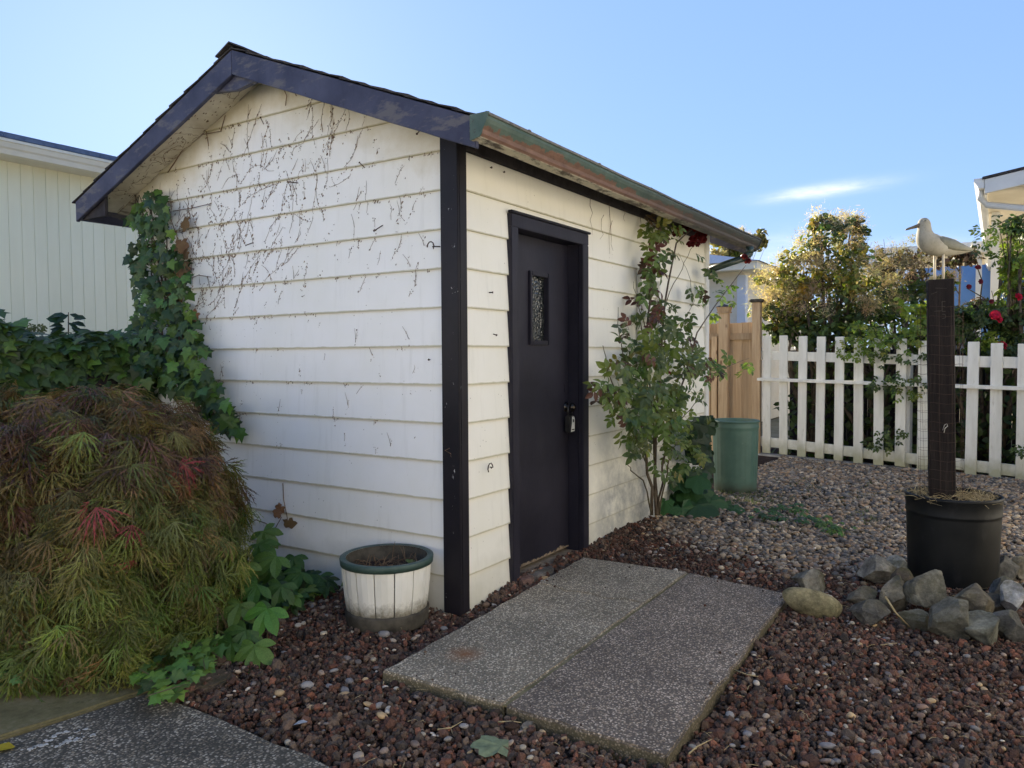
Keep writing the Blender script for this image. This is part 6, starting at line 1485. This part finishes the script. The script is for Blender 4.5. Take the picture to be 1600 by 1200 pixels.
# ================================================================ shrubs and trees beyond the pickets
M_PLUME = leaf_mat('smoke_plume', 0.5, 0.9, 0.1)
def fence_d(px):
    p = on_z(px, 700); r = ray(px, 700); n3 = np.array([fnm[0], fnm[1], 0]); t = ((np.array([FA[0], FA[1], 0])-CAM_C) @ n3)/(r @ n3); return depth(CAM_C+r*t)
def shrub(name, label, cat, blobs, cols, trunk_px, size=.075, plume=0, plc=(0.48, 0.37, 0.27), pr=SIM, seed=1, shell=.55, group=None, up=.5, floor=0.1):
    q = random.Random(seed); d0 = blobs[0][4]; d0 = max(d0, fence_d(trunk_px)+.45) if d0 < 12 else d0; b = at_d(trunk_px, 640, d0); b[2] = 0
    root = thing(name, label, cat, tuple(b), group); it = []; tw = MB(); pl = MB()
    tw0 = [b+np.array([q.gauss(0, .05), q.gauss(0, .05), 0]) for _ in range(4)]
    for bi, (px, py, rx, ry, d, n_, ci) in enumerate(blobs):
        if d < 12: d = max(d, fence_d(px)+.12+.8*rx*d/CAM_F)
        c0 = at_d(px, py, d); sx, sz = rx*d/CAM_F, ry*d/CAM_F; sy = (sx+sz)/2
        base = tw0[bi % 4]; mid = (base+c0)/2+np.array([q.gauss(0, .12), q.gauss(0, .12), .1]); tw.tube([base, mid, c0], [.035, .022, .009], 6)
        for _ in range(5):
            e = c0+np.array([q.gauss(0, .5)*sx, q.gauss(0, .5)*sy, q.gauss(.1, .5)*sz]); tw.tube([mid+(c0-mid)*q.random(), e], [.010, .003], 4)
        nc = max(3, n_//26); cen = []
        for _ in range(nc):      # leaf clumps, so light and dark gather and gaps stay open
            v = np.array([q.gauss(0, 1) for _ in range(3)]); v /= np.linalg.norm(v); cen.append(v*(shell+(1-shell)*q.random())*.92)
        for i in range(n_):
            cc = cen[q.randrange(nc)]; o_ = cc+np.array([q.gauss(0, .17) for _ in range(3)])
            p = c0+SIDE*o_[0]*sx+VIEW*o_[1]*sy+np.array([0, 0, o_[2]*sz])
            if p[2] < floor: continue
            n2 = np.array([o_[0]*.5, o_[1]*.5, up])+np.array([q.gauss(0, .55) for _ in range(3)]); n2 = SIDE*n2[0]+VIEW*n2[1]+np.array([0, 0, n2[2]])
            it.append((p, frame(n2, (q.gauss(0, 1), q.gauss(0, 1), -.45)), size*q.uniform(.65, 1.25), jit(q.choice(cols[ci]), .3)))
        for _ in range(int(1.7*plume*n_/100)):
            v = np.array([q.gauss(0, 1) for _ in range(3)]); v[2] = abs(v[2])*.8; v /= np.linalg.norm(v); pc = c0+SIDE*v[0]*sx*1.0+VIEW*v[1]*sy+np.array([0, 0, v[2]*sz*1.02]); r_ = q.uniform(.07, .15)
            cp = jit(plc, .25)
            for _ in range(130):
                d_ = np.array([q.gauss(0, 1) for _ in range(3)]); a_ = pc+d_*r_*.48; e = a_+np.array([q.gauss(0, 1) for _ in range(3)])*.028; w = np.array([q.gauss(0, 1) for _ in range(3)])*.0026
                pl.add([a_-w, a_+w, e], [(0, 1, 2)], cp)
    foliage(root, pr, it, M_LEAF, singles=0, stuff='crown')
    part('trunk', tw, M_BARK, root, smooth=True)
    if pl.v: part('smoke_plumes', pl, M_PLUME, root, kind='stuff')
    return root
DG = [(0.060, 0.092, 0.026), (0.080, 0.115, 0.030), (0.045, 0.072, 0.026)]; YG = [(0.17, 0.18, 0.035), (0.12, 0.145, 0.03), (0.24, 0.19, 0.04)]; OL = [(0.15, 0.12, 0.045), (0.11, 0.11, 0.035), (0.18, 0.14, 0.05)]; GOLD = [(0.40, 0.28, 0.04), (0.34, 0.22, 0.03)]
PU = [(0.060, 0.035, 0.030), (0.075, 0.050, 0.035), (0.05, 0.055, 0.028)]; BRT = [(0.16, 0.22, 0.035), (0.12, 0.18, 0.03), (0.22, 0.26, 0.045)]
cols = [DG, YG, OL, GOLD, PU, BRT]
shrub('smoke_bush', 'tall smoke bush with tan plumes and leaves coloured a sunlit yellow behind the left pickets', 'bush',
      [(1295,385,46,42,10.2,420,0),(1262,420,48,34,10.2,420,1),(1225,450,44,34,10.1,420,1),(1335,372,22,28,10.4,170,0),(1318,430,50,46,10.0,480,1),(1250,475,56,36,9.8,520,1),(1212,490,34,34,9.6,380,0),(1300,490,62,44,9.7,640,0),(1255,458,10,16,9.5,60,3),(1330,350,24,16,10.4,110,2),(1282,355,26,22,10.3,130,2),(1345,400,16,40,10.3,90,0)], cols, 1270, .085, 2.4, seed=11)  # yellow sets put backlit sunlight into the leaf colours
shrub('smoke_bush', 'darker brownish smoke bush in the middle behind the pickets, left of the post', 'bush',
      [(1400,430,50,36,11.2,420,4),(1370,470,46,40,10.6,440,0),(1420,470,52,40,10.5,520,0),(1445,440,40,36,11.0,340,4),(1390,405,26,24,11.3,150,2),(1440,395,24,24,11.3,150,4),(1355,490,50,36,10.2,460,0)], cols, 1400, .085, 2.6, (0.26, 0.20, 0.16), seed=12)
shrub('purple_bush', 'small dark bush with narrow leaves just behind the gull legs', 'bush',
      [(1500,402,30,20,11.5,260,4),(1470,455,26,26,11.0,240,0)], cols, 1490, .11, .6, seed=13)
rb = shrub('rose_bush', 'rose bush with red flowers over the pickets right of the post', 'rose bush',
      [(1520,505,44,34,8.9,280,0),(1560,490,40,34,8.8,270,0),(1590,500,40,40,8.7,280,0),(1525,472,26,10,9.0,40,4),(1492,505,24,34,9.0,130,0),(1585,425,24,30,8.6,70,5),(1600,540,30,30,8.4,110,0),(1590,385,18,20,8.5,30,5),(1572,400,20,16,8.6,22,0),(1580,348,26,18,8.4,70,0),(1592,420,22,40,8.4,90,5),(1585,445,16,18,8.7,50,0),(1530,530,24,24,8.5,80,5)], cols, 1550, .13, pr=ROS, seed=14)
q = random.Random(3)
for (px, py, s) in [(1555,492,.085),(1560,499,.07),(1566,540,.085),(1528,418,.05),(1591,464,.07),(1532,440,.045),(1514,448,.045),(1549,471,.04)]: flower(rb, at_d(px, py, 8.35), s, jit((0.42, 0.012, 0.045) if s > .06 else (0.13, .012, .022), .15))
m = MB()
for ln in [[(1640,325,8.4),(1600,335,8.4),(1570,345,8.4),(1540,362,8.5),(1522,372,8.5)],[(1590,520,8.6),(1575,440,8.5),(1580,380,8.4)],[(1530,480,8.8),(1535,440,8.7),(1528,420,8.4)],[(1560,520,8.7),(1545,470,8.7),(1510,450,8.7)]]:
    m.tube([at_d(*a) for a in ln], [.008, .007, .006, .004, .003][:len(ln)], 5)
part('cane', m, M_CANE, rb, smooth=True); it = []
for i in range(34):
    t = q.random(); px, py = 1522+110*t, 372-46*t+q.gauss(0, 9); it.append((at_d(px, py, 8.4+q.gauss(0, .1)), frame(np.array([-.6, -.3, .6])+np.array([q.gauss(0, .5) for _ in range(3)]), (q.gauss(0, 1), q.gauss(0, 1), -.6)), q.uniform(.10, .16), jit(q.choice(DG))))
foliage(rb, ROS, it, M_LEAF, singles=34)
# low leafy growth pressed against the fence
gr = shrub('hedge_shrub', 'dark green shrub growing through and over the middle pickets', 'shrub',
      [(1300,525,44,24,8.7,190,0),(1350,535,46,28,8.6,240,0),(1335,515,30,18,8.5,60,5),(1400,545,40,36,8.5,200,0),(1420,500,40,40,8.7,240,5),(1260,525,50,22,8.9,230,0),(1215,512,32,22,9.0,150,0),(1440,540,24,36,8.4,90,0)], cols, 1370, .10, pr=SIM, seed=15)  # brightest leaf set puts sunlight on the picket tops into the colour
it = []; q = random.Random(16)
for (cx_, cy_, rx, ry, n_, ci) in [(1345,542,46,20,60,5),(1385,598,34,16,26,0),(1412,606,22,20,16,5),(1398,680,26,14,14,0),(1378,695,28,10,12,0),(1352,520,26,18,26,5),(1440,575,20,30,14,0),(1395,560,26,18,20,0),(1590,700,14,10,7,0),(1415,520,30,26,44,5)]:
    for i in range(n_):
        a, r_ = q.uniform(0, 6.283), math.sqrt(q.random()); px, py = cx_+rx*r_*math.cos(a), cy_+ry*r_*math.sin(a); p = at_d(px, py, fence_d(px)-q.uniform(.04, .18))
        it.append((p, frame(np.array([-.6, -.3, .6])+np.array([q.gauss(0, .4) for _ in range(3)]), (q.gauss(0, .7), q.gauss(0, .7), -.8)), q.uniform(.09, .13), jit(q.choice(cols[ci]), .25)))
foliage(gr, ROS, it, M_LEAF, singles=220)
# deep shade growth between picket and board fences
q = random.Random(17); it = []; us = thing('undergrowth', 'dim undergrowth seen between the pickets in front of the dark board fence', 'undergrowth', tuple(fpt(1.6, -.5, 0)))
for i in range(1700):
    s_ = q.uniform(.1, 4.2); d = -q.uniform(.16, .85); z = q.random()**1.2*(1.25+.2*math.sin(3*s_)); p = fpt(s_, d, z)
    it.append((p, frame(np.array([-.7, .1, .5])+np.array([q.gauss(0, .5) for _ in range(3)]), (q.gauss(0, 1), q.gauss(0, 1), -.5)), q.uniform(.08, .14), jit(q.choice(DG), .3)))
foliage(us, SIM, it, M_LEAF, singles=0, stuff='leaves')
# trees further off
shrub('autumn_tree', 'golden autumn tree seen between the shed eave and the grey house', 'tree', [(1128,392,28,24,22,420,1),(1150,385,30,22,22,420,2),(1120,405,16,16,21.5,200,3),(1175,375,26,22,22,200,2)], cols, 1140, .17, 2.0, seed=18)
shrub('small_tree', 'small hazy far tree between the two smoke bushes', 'tree', [(1332,440,22,20,30,420,0),(1318,448,16,14,30,260,0)], [[(0.06, 0.075, 0.05), (0.08, 0.09, 0.06)]], 1330, .25, seed=19)
shrub('added_shade_tree', 'dense green tree added unseen behind the far end of the shed to shade the gravel', 'tree', [(852,425,118,92,13.4,1900,0),(880,470,90,70,13.3,900,0),(820,455,80,70,13.5,800,0)], cols, 855, .12, seed=23)  # unseen tree, added only to cast shade on the gravel
